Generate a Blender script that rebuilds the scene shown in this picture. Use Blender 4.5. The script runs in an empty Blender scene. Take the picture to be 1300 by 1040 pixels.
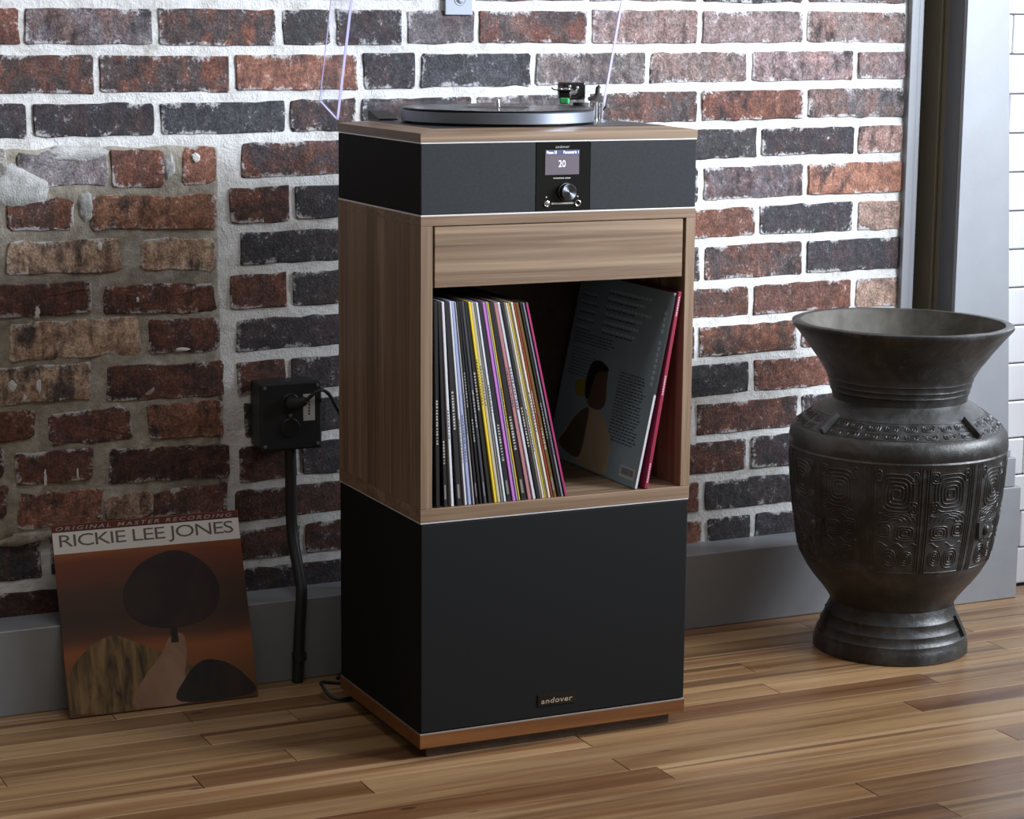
import bpy, bmesh, math, random
from mathutils import Vector, Matrix, noise
random.seed(11)
scn = bpy.context.scene
COL = scn.collection
PI = math.pi

# ------------------------------------------------------------------ camera
FPX, IW, IH = 2790.66, 1300, 1040
CAM = Vector((-1.27157, -2.95130, 1.11748))
YAW, PITCH, ROLL = 0.449164, 0.175427, 0.008772
fw = Vector((math.sin(YAW) * math.cos(PITCH), math.cos(YAW) * math.cos(PITCH), -math.sin(PITCH)))
rt0 = Vector((math.cos(YAW), -math.sin(YAW), 0)); up0 = rt0.cross(fw)
rt = rt0 * math.cos(ROLL) + up0 * math.sin(ROLL)
up = up0 * math.cos(ROLL) - rt0 * math.sin(ROLL)
cd = bpy.data.cameras.new('camera'); cam = bpy.data.objects.new('camera', cd); COL.objects.link(cam)
cd.sensor_fit = 'HORIZONTAL'; cd.sensor_width = 36.0; cd.lens = FPX / IW * 36.0
cd.clip_start = 0.05; cd.clip_end = 60
cam.matrix_world = Matrix(((rt.x, up.x, -fw.x, CAM.x), (rt.y, up.y, -fw.y, CAM.y), (rt.z, up.z, -fw.z, CAM.z), (0, 0, 0, 1)))
scn.camera = cam

# ------------------------------------------------------------------ light
world = bpy.data.worlds.new('world'); scn.world = world; world.use_nodes = True
bg = world.node_tree.nodes['Background']
bg.inputs[0].default_value = (1.0, 0.93, 0.84, 1); bg.inputs[1].default_value = 0.175

def area(name, loc, target, sx, sy, power, color):
    l = bpy.data.lights.new(name, 'AREA'); l.shape = 'RECTANGLE'; l.size = sx; l.size_y = sy
    l.energy = power; l.color = color
    o = bpy.data.objects.new(name, l); COL.objects.link(o); o.location = loc
    d = Vector(target) - Vector(loc); o.rotation_euler = d.to_track_quat('-Z', 'Y').to_euler()
    return o
# daylight from a window on the right, out of frame; spread narrowed to dim lower parts
key = area('window_daylight', (2.45, -1.75, 1.90), (0.12, 0.56, 1.10), 1.0, 1.0, 27, (0.84, 0.91, 1.0))
key.data.spread = math.radians(62)
key2 = area('window_side_fill', (3.15, -0.75, 1.75), (1.05, 0.40, 0.85), 1.0, 1.1, 17, (0.84, 0.91, 1.0))  # second lamp added to brighten trim, vase and right floor
key2.data.spread = math.radians(66)
# added soft lamp high in front, brightens the upper wall
wash = area('wall_wash_added', (0.4, -0.6, 2.9), (0.4, 0.56, 1.1), 2.2, 0.5, 6, (0.92, 0.95, 1.0))
wash.data.spread = math.radians(90)

scn.view_settings.view_transform = 'Standard'; scn.view_settings.look = 'None'
scn.view_settings.exposure = 0.0; scn.view_settings.gamma = 1.0
scn.view_settings.use_curve_mapping = False

# ------------------------------------------------------------------ pixel to point
def ray(px, py): return fw + rt * ((px - 650) / FPX) - up * ((py - 520) / FPX)
def at_y(px, py, y): d = ray(px, py); return CAM + d * ((y - CAM.y) / d.y)
def at_z(px, py, z): d = ray(px, py); return CAM + d * ((z - CAM.z) / d.z)
def project(P):
    d = Vector(P) - CAM; k = FPX / d.dot(fw)
    return 650 + d.dot(rt) * k, 520 - d.dot(up) * k

# ------------------------------------------------------------------ materials
class NT:
    def __init__(s, name):
        s.m = bpy.data.materials.new(name); s.m.use_nodes = True
        s.t = s.m.node_tree; s.n = s.t.nodes; s.b = s.n['Principled BSDF']
    def new(s, kind, **kw):
        x = s.n.new(kind)
        for k, v in kw.items():
            if k.startswith('i_'): x.inputs[k[2:]].default_value = v
            else: setattr(x, k, v)
        return x
    def link(s, a, b): s.t.links.new(a, b)
    def coord(s, scale=(1, 1, 1), kind='Object', rnd=0.0, rot=(0, 0, 0)):
        tc = s.new('ShaderNodeTexCoord'); mp = s.new('ShaderNodeMapping')
        mp.inputs['Scale'].default_value = scale; mp.inputs['Rotation'].default_value = rot
        s.link(tc.outputs[kind], mp.inputs['Vector'])
        if rnd:
            oi = s.new('ShaderNodeObjectInfo')
            mm = s.new('ShaderNodeMath', operation='MULTIPLY'); mm.inputs[1].default_value = rnd
            s.link(oi.outputs['Random'], mm.inputs[0])
            cb = s.new('ShaderNodeCombineXYZ')
            for k in 'XYZ': s.link(mm.outputs[0], cb.inputs[k])
            s.link(cb.outputs[0], mp.inputs['Location'])
        return mp.outputs[0]
    def noise(s, vec, scale, detail=4, rough=.55, dist=0.0):
        x = s.new('ShaderNodeTexNoise'); x.inputs['Scale'].default_value = scale
        x.inputs['Detail'].default_value = detail; x.inputs['Roughness'].default_value = rough
        x.inputs['Distortion'].default_value = dist
        s.link(vec, x.inputs['Vector']); return x.outputs['Fac']
    def ramp(s, fac, stops, interp='LINEAR'):
        x = s.new('ShaderNodeValToRGB'); cr = x.color_ramp; cr.interpolation = interp
        while len(cr.elements) < len(stops): cr.elements.new(0.5)
        for e, (p, c) in zip(cr.elements, stops):
            e.position = p; e.color = (c[0], c[1], c[2], 1) if not isinstance(c, (int, float)) else (c, c, c, 1)
        s.link(fac, x.inputs[0]); return x.outputs[0]
    def mix(s, fac, a, b, mode='MIX'):
        x = s.new('ShaderNodeMix', data_type='RGBA', blend_type=mode)
        for sock, v in ((x.inputs[0], fac), (x.inputs[6], a), (x.inputs[7], b)):
            if hasattr(v, 'is_output'): s.link(v, sock)
            elif isinstance(v, (int, float)): sock.default_value = v if sock.type == 'VALUE' else (v, v, v, 1)
            else: sock.default_value = (v[0], v[1], v[2], 1)
        return x.outputs[2]
    def math(s, op, a, b=None):
        x = s.new('ShaderNodeMath', operation=op)
        for i, v in enumerate((a, b)):
            if v is None: continue
            if hasattr(v, 'is_output'): s.link(v, x.inputs[i])
            else: x.inputs[i].default_value = v
        return x.outputs[0]
    def base(s, v):
        if hasattr(v, 'is_output'): s.link(v, s.b.inputs['Base Color'])
        else: s.b.inputs['Base Color'].default_value = (v[0], v[1], v[2], 1)
    def set(s, **kw):
        for k, v in kw.items():
            k = k.replace('_', ' ')
            if hasattr(v, 'is_output'): s.link(v, s.b.inputs[k])
            else: s.b.inputs[k].default_value = v
    def bump(s, h, strength=.3, dist=.002):
        x = s.new('ShaderNodeBump'); x.inputs['Strength'].default_value = strength
        x.inputs['Distance'].default_value = dist; s.link(h, x.inputs['Height'])
        s.link(x.outputs[0], s.b.inputs['Normal'])

def plain(name, c, rough=.5, metal=0.0, spec=.5, emit=None, es=1.0):
    n = NT(name); n.base(c); n.set(Roughness=rough, Metallic=metal)
    n.b.inputs['Specular IOR Level'].default_value = spec
    if emit:
        n.b.inputs['Emission Color'].default_value = (*emit, 1); n.b.inputs['Emission Strength'].default_value = es
    return n.m

def wood(name, dark, mid, light, scale=(3, 60, 60), rough=.42, objcol=False, rnd=0.0, amp=1.0):
    """grain runs along the axis with the small scale"""
    n = NT(name); v = n.coord(scale, rnd=rnd)
    a = n.noise(v, 1.0, 5, .6, .6)
    w = n.coord(tuple(k * .22 for k in scale), rnd=rnd * .7 + .01)
    b = n.noise(w, 1.0, 3, .5, 1.2)
    c = n.ramp(a, [(.30, dark), (.5, mid), (.72, light)])
    c2 = n.ramp(b, [(.32, dark), (.5, mid), (.68, light)])
    c = n.mix(.5, c, c2)
    if objcol:
        oi = n.new('ShaderNodeObjectInfo'); c = n.mix(1.0, c, oi.outputs['Color'], 'MULTIPLY')
    n.base(c); n.set(Roughness=rough); n.bump(a, .12 * amp, .0006)
    return n.m

M = {}
# walnut veneer, grain along x, z or y
WD, WM, WL = (.085, .050, .028), (.212, .134, .082), (.385, .272, .178)
M['walnut_x'] = wood('walnut_grain_x', WD, WM, WL, (2.6, 130, 130))
M['walnut_z'] = wood('walnut_grain_z', WD, WM, WL, (130, 130, 2.6))
M['walnut_y'] = wood('walnut_grain_y', WD, WM, WL, (90, 3.5, 90))
M['walnut_red'] = wood('walnut_red_grain_x', (.085, .028, .007), (.165, .058, .014), (.24, .098, .027), (3.5, 70, 120))
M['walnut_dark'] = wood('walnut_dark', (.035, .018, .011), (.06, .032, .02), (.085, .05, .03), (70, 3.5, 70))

n = NT('grille_cloth'); v = n.coord((1, 1, 1)); a = n.noise(v, 900, 2, .6); b = n.noise(v, 160, 3, .6)
n.base(n.mix(.5, n.ramp(a, [(.35, (.010, .0115, .014)), (.65, (.022, .024, .028))]), n.ramp(b, [(.35, (.012, .0135, .016)), (.65, (.020, .022, .025))])))
n.set(Roughness=.85); n.bump(a, .4, .0005); M['cloth'] = n.m
M['cloth_flat'] = plain('black_cabinet_cloth', (.0055, .0055, .0058), .75, spec=.22)
M['chrome'] = plain('brushed_trim', (.80, .79, .79), .38, .35)
M['black'] = plain('satin_black', (.013, .013, .014), .42)
M['black_gloss'] = plain('gloss_black', (.010, .0095, .009), .10)
M['black_soft'] = plain('soft_black', (.02, .021, .023), .6)
M['platter'] = plain('platter_metal', (.26, .28, .33), .38, .9)
M['steel'] = plain('bright_steel', (.7, .7, .72), .2, 1.0)
M['green'] = plain('cartridge_green', (.05, .42, .13), .3)
M['screen'] = plain('display_glass', (.10, .085, .10), .3, emit=(.34, .29, .36), es=.17)
M['screen_bar'] = plain('display_bar', (.05, .06, .12), .3, emit=(.18, .20, .42), es=.30)
M['screen_text'] = plain('display_text', (.8, .8, .9), .4, emit=(.9, .88, 1), es=.75)
M['print_grey'] = plain('grey_print', (.42, .41, .38), .5)
M['badge_text'] = plain('badge_lettering', (.60, .50, .40), .35, .6)
M['conduit'] = plain('black_conduit', (.016, .017, .019), .5)
M['rubber'] = plain('black_rubber', (.014, .014, .015), .55)
M['label'] = plain('paper_label', (.55, .53, .50), .7)

n = NT('vinyl_record'); v = n.coord((1, 1, 1)); 
w = n.new('ShaderNodeTexWave', wave_type='RINGS', rings_direction='Z'); w.inputs['Scale'].default_value = 260; n.link(v, w.inputs['Vector'])
n.base((.010, .010, .011)); n.set(Roughness=.22); n.bump(w.outputs['Fac'], .25, .0003); M['vinyl'] = n.m

# clear acrylic
n = NT('clear_acrylic'); n.n.remove(n.b)
tr = n.new('ShaderNodeBsdfTransparent'); tr.inputs[0].default_value = (.985, .985, .995, 1)
gl = n.new('ShaderNodeBsdfGlossy'); gl.inputs['Roughness'].default_value = .04
lw = n.new('ShaderNodeLayerWeight'); lw.inputs[0].default_value = .15
fr = n.new('ShaderNodeMath', operation='MULTIPLY_ADD'); n.link(lw.outputs['Fresnel'], fr.inputs[0]); n.link(lw.outputs['Facing'], fr.inputs[0]); fr.inputs[1].default_value = .14; fr.inputs[2].default_value = .02
mx = n.new('ShaderNodeMixShader'); n.link(fr.outputs[0], mx.inputs[0]); n.link(tr.outputs[0], mx.inputs[1]); n.link(gl.outputs[0], mx.inputs[2])
n.link(mx.outputs[0], n.n['Material Output'].inputs[0]); M['acrylic'] = n.m
n = NT('acrylic_edge_glow'); n.base((.62, .58, .95)); n.set(Roughness=.2)  # light piped to the sheet edges painted as bright violet
M['acrylic_edge_glow'] = n.m

# bricks: object colour is the body colour, its alpha says how much soot or rust runs over it
n = NT('brick'); v = n.coord((1, 1, 1), rnd=7.3)
oi = n.new('ShaderNodeObjectInfo')
big = n.noise(v, 15, 5, .65, .8); mid = n.noise(v, 55, 6, .7); fine = n.noise(v, 230, 5, .75)
streak = n.noise(n.coord((46, 20, 9), rnd=3.1), 1.0, 4, .65, .4)
soot = n.mix(oi.outputs['Random'], (.018, .016, .018), (.050, .044, .050))
rust = n.mix(oi.outputs['Random'], (.27, .095, .050), (.145, .052, .036))
body = oi.outputs['Color']
amt = oi.outputs['Alpha']
mk = n.ramp(n.math('ADD', n.math('MULTIPLY', big, .55), n.math('MULTIPLY', streak, .45)), [(.46, 0.0), (.56, 1.0)])
c = n.mix(n.math('MULTIPLY', mk, amt), body, rust)
sk = n.ramp(n.math('ADD', n.math('MULTIPLY', n.noise(n.coord((13, 13, 13), rnd=5.7), 1.0, 5, .7, .6), .6), n.math('MULTIPLY', streak, .4)), [(.50, 0.0), (.60, .85)])
c = n.mix(sk, c, soot)
c = n.mix(.6, c, n.ramp(fine, [(.36, .12), (.5, .5), (.66, .95)]), 'OVERLAY')
c = n.mix(.5, c, n.ramp(mid, [(.38, .15), (.5, .5), (.64, .92)]), 'OVERLAY')
# lime bloom and mortar smears, strongest towards the joints
at = n.new('ShaderNodeAttribute', attribute_name='edge')
ed = n.math('ADD', n.math('MULTIPLY', at.outputs['Fac'], n.ramp(n.noise(n.coord((24, 24, 24), rnd=2.9), 1.0, 3), [(.42, .02), (.62, .17)])), n.math('ADD', n.math('MULTIPLY', mid, .55), n.math('MULTIPLY', fine, .45)))
sm = n.ramp(ed, [(.585, 0.0), (.68, 1.0)])
c = n.mix(n.math('MULTIPLY', sm, .8), c, (.58, .57, .57))
n.base(c); n.set(Roughness=.86)
n.bump(n.math('ADD', n.math('MULTIPLY', mid, .8), n.math('MULTIPLY', fine, .6)), 1.0, .004); M['brick'] = n.m

def mortar(name, a, b, c_):
    n = NT(name); v = n.coord((1, 1, 1)); f = n.noise(v, 300, 4, .7); g = n.noise(v, 14, 4, .6, .4); h = n.noise(v, 70, 4, .6)
    c = n.ramp(g, [(.32, a), (.52, b), (.7, c_)])
    c = n.mix(.30, c, n.ramp(h, [(.36, .25), (.6, .75)]), 'OVERLAY')
    n.base(c); n.set(Roughness=.9); n.bump(n.math('ADD', f, n.math('MULTIPLY', h, 1.5)), .7, .003); return n.m
M['mortar'] = mortar('white_mortar', (.54, .525, .49), (.70, .70, .69), (.78, .78, .79))
M['mortar_old'] = mortar('old_grey_mortar', (.21, .19, .155), (.32, .29, .235), (.46, .44, .39))

def paint(name, c, rough=.5, amp=.25):
    n = NT(name); v = n.coord((1, 1, 1)); f = n.noise(v, 9, 4, .6)
    n.base(n.mix(.5, c, n.ramp(f, [(.3, tuple(k * .86 for k in c)), (.7, tuple(min(1, k * 1.10) for k in c))])))
    n.set(Roughness=rough); n.bump(n.noise(v, 120, 3), amp, .0006); return n.m
M['paint_grey'] = paint('grey_paint', (.31, .325, .355), .42)
M['paint_base'] = paint('grey_baseboard_paint', (.235, .24, .255), .45)
M['paint_shaded'] = paint('shaded_jamb_paint', (.15, .154, .164), .5)  # grey paint with the unlit jamb side's shade put into its colour
M['paint_olive'] = paint('olive_brown_jamb', (.24, .205, .14), .55)
n = NT('white_tile'); n.base(n.mix(.4, (.66, .66, .68), n.ramp(n.noise(n.coord((1, 1, 1), rnd=5), 6, 2), [(.3, (.55, .55, .58)), (.7, (.74, .74, .75))]))); n.set(Roughness=.16); M['tile'] = n.m
M['grout'] = plain('dark_grout', (.10, .10, .105), .9)

# floor planks: one shared material, tone from object colour
n = NT('floor_plank'); v = n.coord((2.2, 46, 20), rnd=31.0); a = n.noise(v, 1.0, 5, .62, .8)
b = n.noise(n.coord((.9, 17, 8), rnd=17.0), 1.0, 3, .5, 1.0); f = n.noise(n.coord((14, 320, 100), rnd=9.0), 1.0, 3, .6)
oi = n.new('ShaderNodeObjectInfo')
c = n.ramp(b, [(.34, (.62, .50, .42)), (.48, (.92, .88, .84)), (.62, (1.12, 1.12, 1.12))])
c = n.mix(.6, c, n.ramp(a, [(.30, (.66, .58, .52)), (.55, (1.0, 1.0, 1.0)), (.75, (1.15, 1.12, 1.05))]), 'MULTIPLY')
c = n.mix(.35, c, n.ramp(f, [(.35, .72), (.6, 1.05)]), 'MULTIPLY')
c = n.mix(1.0, c, oi.outputs['Color'], 'MULTIPLY')
# dark heartwood stripe on some boards
hs = n.ramp(n.noise(n.coord((.5, 26, 5), rnd=53.0), 1.0, 2, .4, .6), [(.60, 0.0), (.66, 1.0)])
c = n.mix(n.math('MULTIPLY', n.math('MULTIPLY', hs, oi.outputs['Alpha']), .75), c, (.105, .048, .024))
kn = n.new('ShaderNodeTexVoronoi'); kn.inputs['Scale'].default_value = 1.0; n.link(n.coord((4.5, 13, 3), rnd=77.0), kn.inputs['Vector'])
kk = n.ramp(kn.outputs['Distance'], [(.045, 1.0), (.075, 0.0)])
c = n.mix(n.math('MULTIPLY', kk, .8), c, (.05, .022, .012))
n.base(c); n.set(Roughness=n.ramp(a, [(.3, .27), (.7, .40)])); n.bump(f, .10, .0005); M['plank'] = n.m
M['subfloor'] = plain('dark_subfloor', (.035, .02, .012), .7)
M['floor_far'] = wood('floor_far_boards', (.10, .055, .03), (.20, .12, .065), (.27, .17, .09), (2, 30, 20), .35)

# aged bronze
n = NT('aged_bronze'); v = n.coord((1, 1, 1)); a = n.noise(v, 8, 5, .65, .5); b = n.noise(v, 38, 5, .7); f = n.noise(v, 220, 4, .7)
c = n.ramp(a, [(.30, (.020, .0185, .017)), (.5, (.047, .045, .043)), (.68, (.100, .102, .106))])
c = n.mix(n.math('MULTIPLY', n.ramp(b, [(.56, 0.0), (.75, 1.0)]), .5), c, (.15, .15, .155))
n.base(c); n.set(Roughness=n.ramp(b, [(.3, .28), (.7, .50)]), Metallic=.4)
n.bump(n.math('ADD', n.math('MULTIPLY', b, 1.0), n.math('MULTIPLY', f, .5)), .45, .002); M['bronze'] = n.m
n = NT('dusty_bronze_inside'); v = n.coord((1, 1, 1)); a = n.noise(v, 9, 5, .65, .5)
n.base(n.ramp(a, [(.3, (.026, .022, .016)), (.5, (.05, .044, .033)), (.7, (.10, .093, .08))])); n.set(Roughness=.7, Metallic=.15); n.bump(a, .4, .003); M['bronze_in'] = n.m

def flat(name, c, rough=.45):
    if name not in M: M[name] = plain(name, c, rough)
    return M[name]

# ------------------------------------------------------------------ geometry helpers
def mobj(name, verts, faces, mat, parent=None, smooth=False, loc=None):
    me = bpy.data.meshes.new(name); me.from_pydata([tuple(v) for v in verts], [], faces); me.validate(); me.update()
    if smooth:
        for p in me.polygons: p.use_smooth = True
    me.materials.append(mat)
    o = bpy.data.objects.new(name, me); COL.objects.link(o); o.parent = parent
    if loc: o.location = loc
    return o
def bobj(name, bm, mat, parent=None, smooth=False, auto=None):
    bmesh.ops.recalc_face_normals(bm, faces=bm.faces[:])
    me = bpy.data.meshes.new(name); bm.to_mesh(me); bm.free(); me.materials.append(mat)
    if smooth:
        for p in me.polygons: p.use_smooth = True
    if auto is not None:
        for p in me.polygons: p.use_smooth = True
        me.set_sharp_from_angle(angle=math.radians(auto))
    o = bpy.data.objects.new(name, me); COL.objects.link(o); o.parent = parent
    return o
def add_box(bm, x0, x1, y0, y1, z0, z1, bev=0.0, seg=1, mat=None):
    m = Matrix.Translation(((x0 + x1) / 2, (y0 + y1) / 2, (z0 + z1) / 2)) @ Matrix.Diagonal((abs(x1 - x0), abs(y1 - y0), abs(z1 - z0), 1))
    if mat is not None: m = mat @ m
    r = bmesh.ops.create_cube(bm, size=1.0, matrix=m); vs = r['verts']
    if bev:
        es = list({e for v in vs for e in v.link_edges})
        bmesh.ops.bevel(bm, geom=es, offset=bev, segments=seg, profile=.5, affect='EDGES')
def box(name, x0, x1, y0, y1, z0, z1, mat, parent=None, bev=0.0006, seg=1):
    bm = bmesh.new(); add_box(bm, x0, x1, y0, y1, z0, z1, bev, seg); return bobj(name, bm, mat, parent)
def add_tube(bm, pts, r, seg=10, cap=True):
    pts = [Vector(p) for p in pts]; rings = []; rs = r if isinstance(r, (list, tuple)) else [r] * len(pts)
    nrm = None
    for i, p in enumerate(pts):
        d = (pts[min(i + 1, len(pts) - 1)] - pts[max(i - 1, 0)]).normalized()
        if nrm is None:
            nrm = d.orthogonal().normalized()
        nrm = (nrm - d * nrm.dot(d)).normalized(); b = d.cross(nrm)
        rings.append([bm.verts.new(p + (nrm * math.cos(2 * PI * k / seg) + b * math.sin(2 * PI * k / seg)) * rs[i]) for k in range(seg)])
    for a, b in zip(rings, rings[1:]):
        for k in range(seg): bm.faces.new((a[k], a[(k + 1) % seg], b[(k + 1) % seg], b[k]))
    if cap: bm.faces.new(rings[0][::-1]); bm.faces.new(rings[-1])
def curve_pts(pts, sub=6):
    out = []; n_ = len(pts); P_ = [Vector(p) for p in pts]
    for i in range(n_ - 1):
        p0, p1, p2, p3 = P_[max(0, i - 1)], P_[i], P_[i + 1], P_[min(n_ - 1, i + 2)]
        for t in range(sub):
            t /= sub
            out.append(.5 * ((2 * p1) + (p2 - p0) * t + (2 * p0 - 5 * p1 + 4 * p2 - p3) * t * t + (3 * p1 - p0 - 3 * p2 + p3) * t ** 3))
    return out + [P_[-1]]
def tube(name, pts, r, mat, parent=None, seg=10):
    if not isinstance(r, (list, tuple)) and len(pts) > 3: pts = curve_pts(pts)
    bm = bmesh.new(); add_tube(bm, pts, r, seg); return bobj(name, bm, mat, parent, auto=50)
def add_lathe(bm, prof, seg=64, closed=False):
    rings = []
    for r, z in prof:
        if r < 1e-6: rings.append([bm.verts.new((0, 0, z))])
        else: rings.append([bm.verts.new((r * math.cos(2 * PI * k / seg), r * math.sin(2 * PI * k / seg), z)) for k in range(seg)])
    prs = list(zip(rings, rings[1:]))
    if closed: prs.append((rings[-1], rings[0]))
    for a, b in prs:
        for k in range(seg):
            k2 = (k + 1) % seg
            if len(a) == 1 and len(b) == 1: continue
            if len(a) == 1: bm.faces.new((a[0], b[k], b[k2]))
            elif len(b) == 1: bm.faces.new((a[k], b[0], a[k2]))
            else: bm.faces.new((a[k], a[k2], b[k2], b[k]))
def lathe(name, prof, mat, parent=None, seg=64, loc=None, auto=35, rot=None):
    bm = bmesh.new(); add_lathe(bm, prof, seg); o = bobj(name, bm, mat, parent, auto=auto)
    if loc: o.location = loc
    if rot: o.rotation_euler = rot
    return o
def empty(name, loc=(0, 0, 0), rot=(0, 0, 0)):
    o = bpy.data.objects.new(name, None); COL.objects.link(o); o.location = loc; o.rotation_euler = rot
    o.empty_display_size = .05; return o
def tag(o, label, cat, group=None):
    o['label'] = label; o['category'] = cat
    if group: o['group'] = group
    return o
def struct(o): o['kind'] = 'structure'; return o
def text_mesh(s, size=1.0, space=1.0, shear=0.0, bold=0.0, ex=0.0):
    cu = bpy.data.curves.new('text', 'FONT'); cu.body = s; cu.size = size; cu.space_character = space; cu.shear = shear
    cu.offset = bold; cu.extrude = ex; cu.resolution_u = 3
    t = bpy.data.objects.new('text', cu); COL.objects.link(t)
    bpy.context.view_layer.update()
    me = bpy.data.meshes.new_from_object(t.evaluated_get(bpy.context.evaluated_depsgraph_get()))
    bpy.data.objects.remove(t); bpy.data.curves.remove(cu)
    return me
def lettering(name, s, x0, x1, zb, h, mat, parent, to3d, space=1.0, shear=0.0, bold=0.0, ex=.01):
    """fit the text to the box [x0,x1] x [zb,zb+h] of a plane and map it with to3d(u,v,w)"""
    me = text_mesh(s, 1.0, space, shear, bold, ex)
    xs = [v.co.x for v in me.vertices]; ys = [v.co.y for v in me.vertices]
    a, b, c, d = min(xs), max(xs), min(ys), max(ys)
    for v in me.vertices:
        u = x0 + (v.co.x - a) / (b - a) * (x1 - x0); w = zb + (v.co.y - c) / (d - c) * h
        v.co = to3d(u, w, .0003 if v.co.z > 0 else 0.00005)
    me.materials.clear(); me.materials.append(mat)
    o = bpy.data.objects.new(name, me); COL.objects.link(o); o.parent = parent; return o
def patch(name, pts, mat, parent, to3d, w0=0.00005, w1=.0002):
    """thin print with an outline, laid on a plane"""
    k = len(pts)
    vs = [to3d(u, v, w1) for u, v in pts] + [to3d(u, v, w0) for u, v in pts]
    fs = [tuple(range(k))] + [(i, k + i, k + (i + 1) % k, (i + 1) % k) for i in range(k)]
    return mobj(name, vs, fs, mat, parent)
def smooth_loop(pts, sub=6):
    out = []; n_ = len(pts)
    for i in range(n_):
        p0, p1, p2, p3 = (Vector(pts[(i + k) % n_]) for k in (-1, 0, 1, 2))
        for t in range(sub):
            t /= sub
            out.append(tuple(.5 * ((2 * p1) + (p2 - p0) * t + (2 * p0 - 5 * p1 + 4 * p2 - p3) * t * t + (3 * p1 - p0 - 3 * p2 + p3) * t ** 3)))
    return out

# ================================================================== FLOOR
floor = struct(box('floor', -4.2, 4.2, -5.0, .75, -.06, -.012, M['floor_far'], bev=0))
PW, PM = .0608, -.012
pl_tones = [(.35, .208, .100), (.39, .24, .118), (.32, .185, .086), (.42, .265, .138), (.30, .165, .080), (.24, .122, .058), (.37, .226, .108)]
rp = random.Random(5)
phase = .0220
cnt = 0
for row in range(-22, 9):
    x = -1.75 - rp.random() * .8
    fixed = {4: [-.264, .722], 3: [1.215], -4: [.907], -3: [.319], 0: [.275], -1: [-.114], 6: [-.256], 2: [-.168]}.get(row, [])
    cuts = [x]
    while cuts[-1] < 2.3:
        nx = cuts[-1] + rp.uniform(.75, 1.45)
        hit = [f for f in fixed if cuts[-1] + .25 < f < nx + .45]
        cuts.append(hit[0] if hit else nx)
    y0 = phase + row * PW - PW
    for a, b in zip(cuts, cuts[1:]):
        if b < -1.6 or a > 2.2: continue
        if row < -8 and (a > 1.9): continue
        L = b - a; key = round(L, 3)
        bm = bmesh.new(); add_box(bm, .0004, L - .0006, .0004, PW - .0005, -.0125, 0, .0005)
        o = bobj('plank', bm, M['plank'], floor)
        dz = -rp.random() * .0004
        o.location = (a, y0 + PM * a, dz); o.rotation_euler = (0, 0, PM)
        t = rp.choice(pl_tones); k = rp.uniform(.85, 1.12)
        o.color = (t[0] * k, t[1] * k, t[2] * k, rp.choice([0, .4, 1.0, 1.0]))

# ================================================================== BRICK WALL
YM = .565                      # mortar face
XR = 1.256                     # right end of the brickwork
XL, ZT = -1.15, 1.80
def grid_slab(name, x0, x1, z0, z1, yf, thick, step, amp, mat, parent=None, seed=0.0, ragged=0.0):
    nx = max(2, int((x1 - x0) / step)); nz = max(2, int((z1 - z0) / step))
    vs, fs = [], []
    for j in range(nz + 1):
        for i in range(nx + 1):
            x = x0 + (x1 - x0) * i / nx; z = z0 + (z1 - z0) * j / nz
            p = Vector((x * 26 + seed, z * 26, seed)); q = Vector((x * 90, z * 90, 3 + seed))
            d = amp * (noise.noise(p) + .6 * noise.noise(q))
            xx, zz = x, z
            if ragged:
                if i in (0, nx): xx += ragged * noise.noise(Vector((0, z * 22, 9 + i)))
                if j in (0, nz): zz += ragged * noise.noise(Vector((x * 22, 0, 5 + j)))
                if i in (0, nx) or j in (0, nz): d = thick * .9
            vs.append((xx, yf + d, zz))
    W = nx + 1; off = len(vs)
    for j in range(nz):
        for i in range(nx):
            a = j * W + i; fs.append((a, a + 1, a + W + 1, a + W))
    if not ragged:
        ring = [i for i in range(W)] + [j * W + nx for j in range(1, nz + 1)] + [nz * W + i for i in range(nx - 1, -1, -1)] + [j * W for j in range(nz - 1, 0, -1)]
        for i in ring: vs.append((vs[i][0], yf + thick, vs[i][2]))
        m = len(ring)
        for k in range(m): fs.append((ring[k], off + k, off + (k + 1) % m, ring[(k + 1) % m]))
        fs.append(tuple(off + k for k in range(m)))
    return mobj(name, vs, fs, mat, parent, smooth=True)
wall = struct(grid_slab('wall_back', XL, XR, 0.0, ZT, YM, .12, .011, .0016, M['mortar']))
rb = random.Random(21)
PAL = {'D': ((.042, .039, .043), .12), 'B': ((.050, .050, .060), .05), 'G': ((.140, .120, .125), .30), 'M': ((.070, .052, .050), .75),
       'R': ((.145, .066, .050), .45), 'K': ((.072, .037, .030), .55), 'O': ((.285, .135, .088), .35), 'P': ((.32, .215, .175), .15),
       'T': ((.47, .335, .235), .55), 'C': ((.24, .23, .23), .15), 'L': ((.215, .165, .160), .30)}
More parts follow.
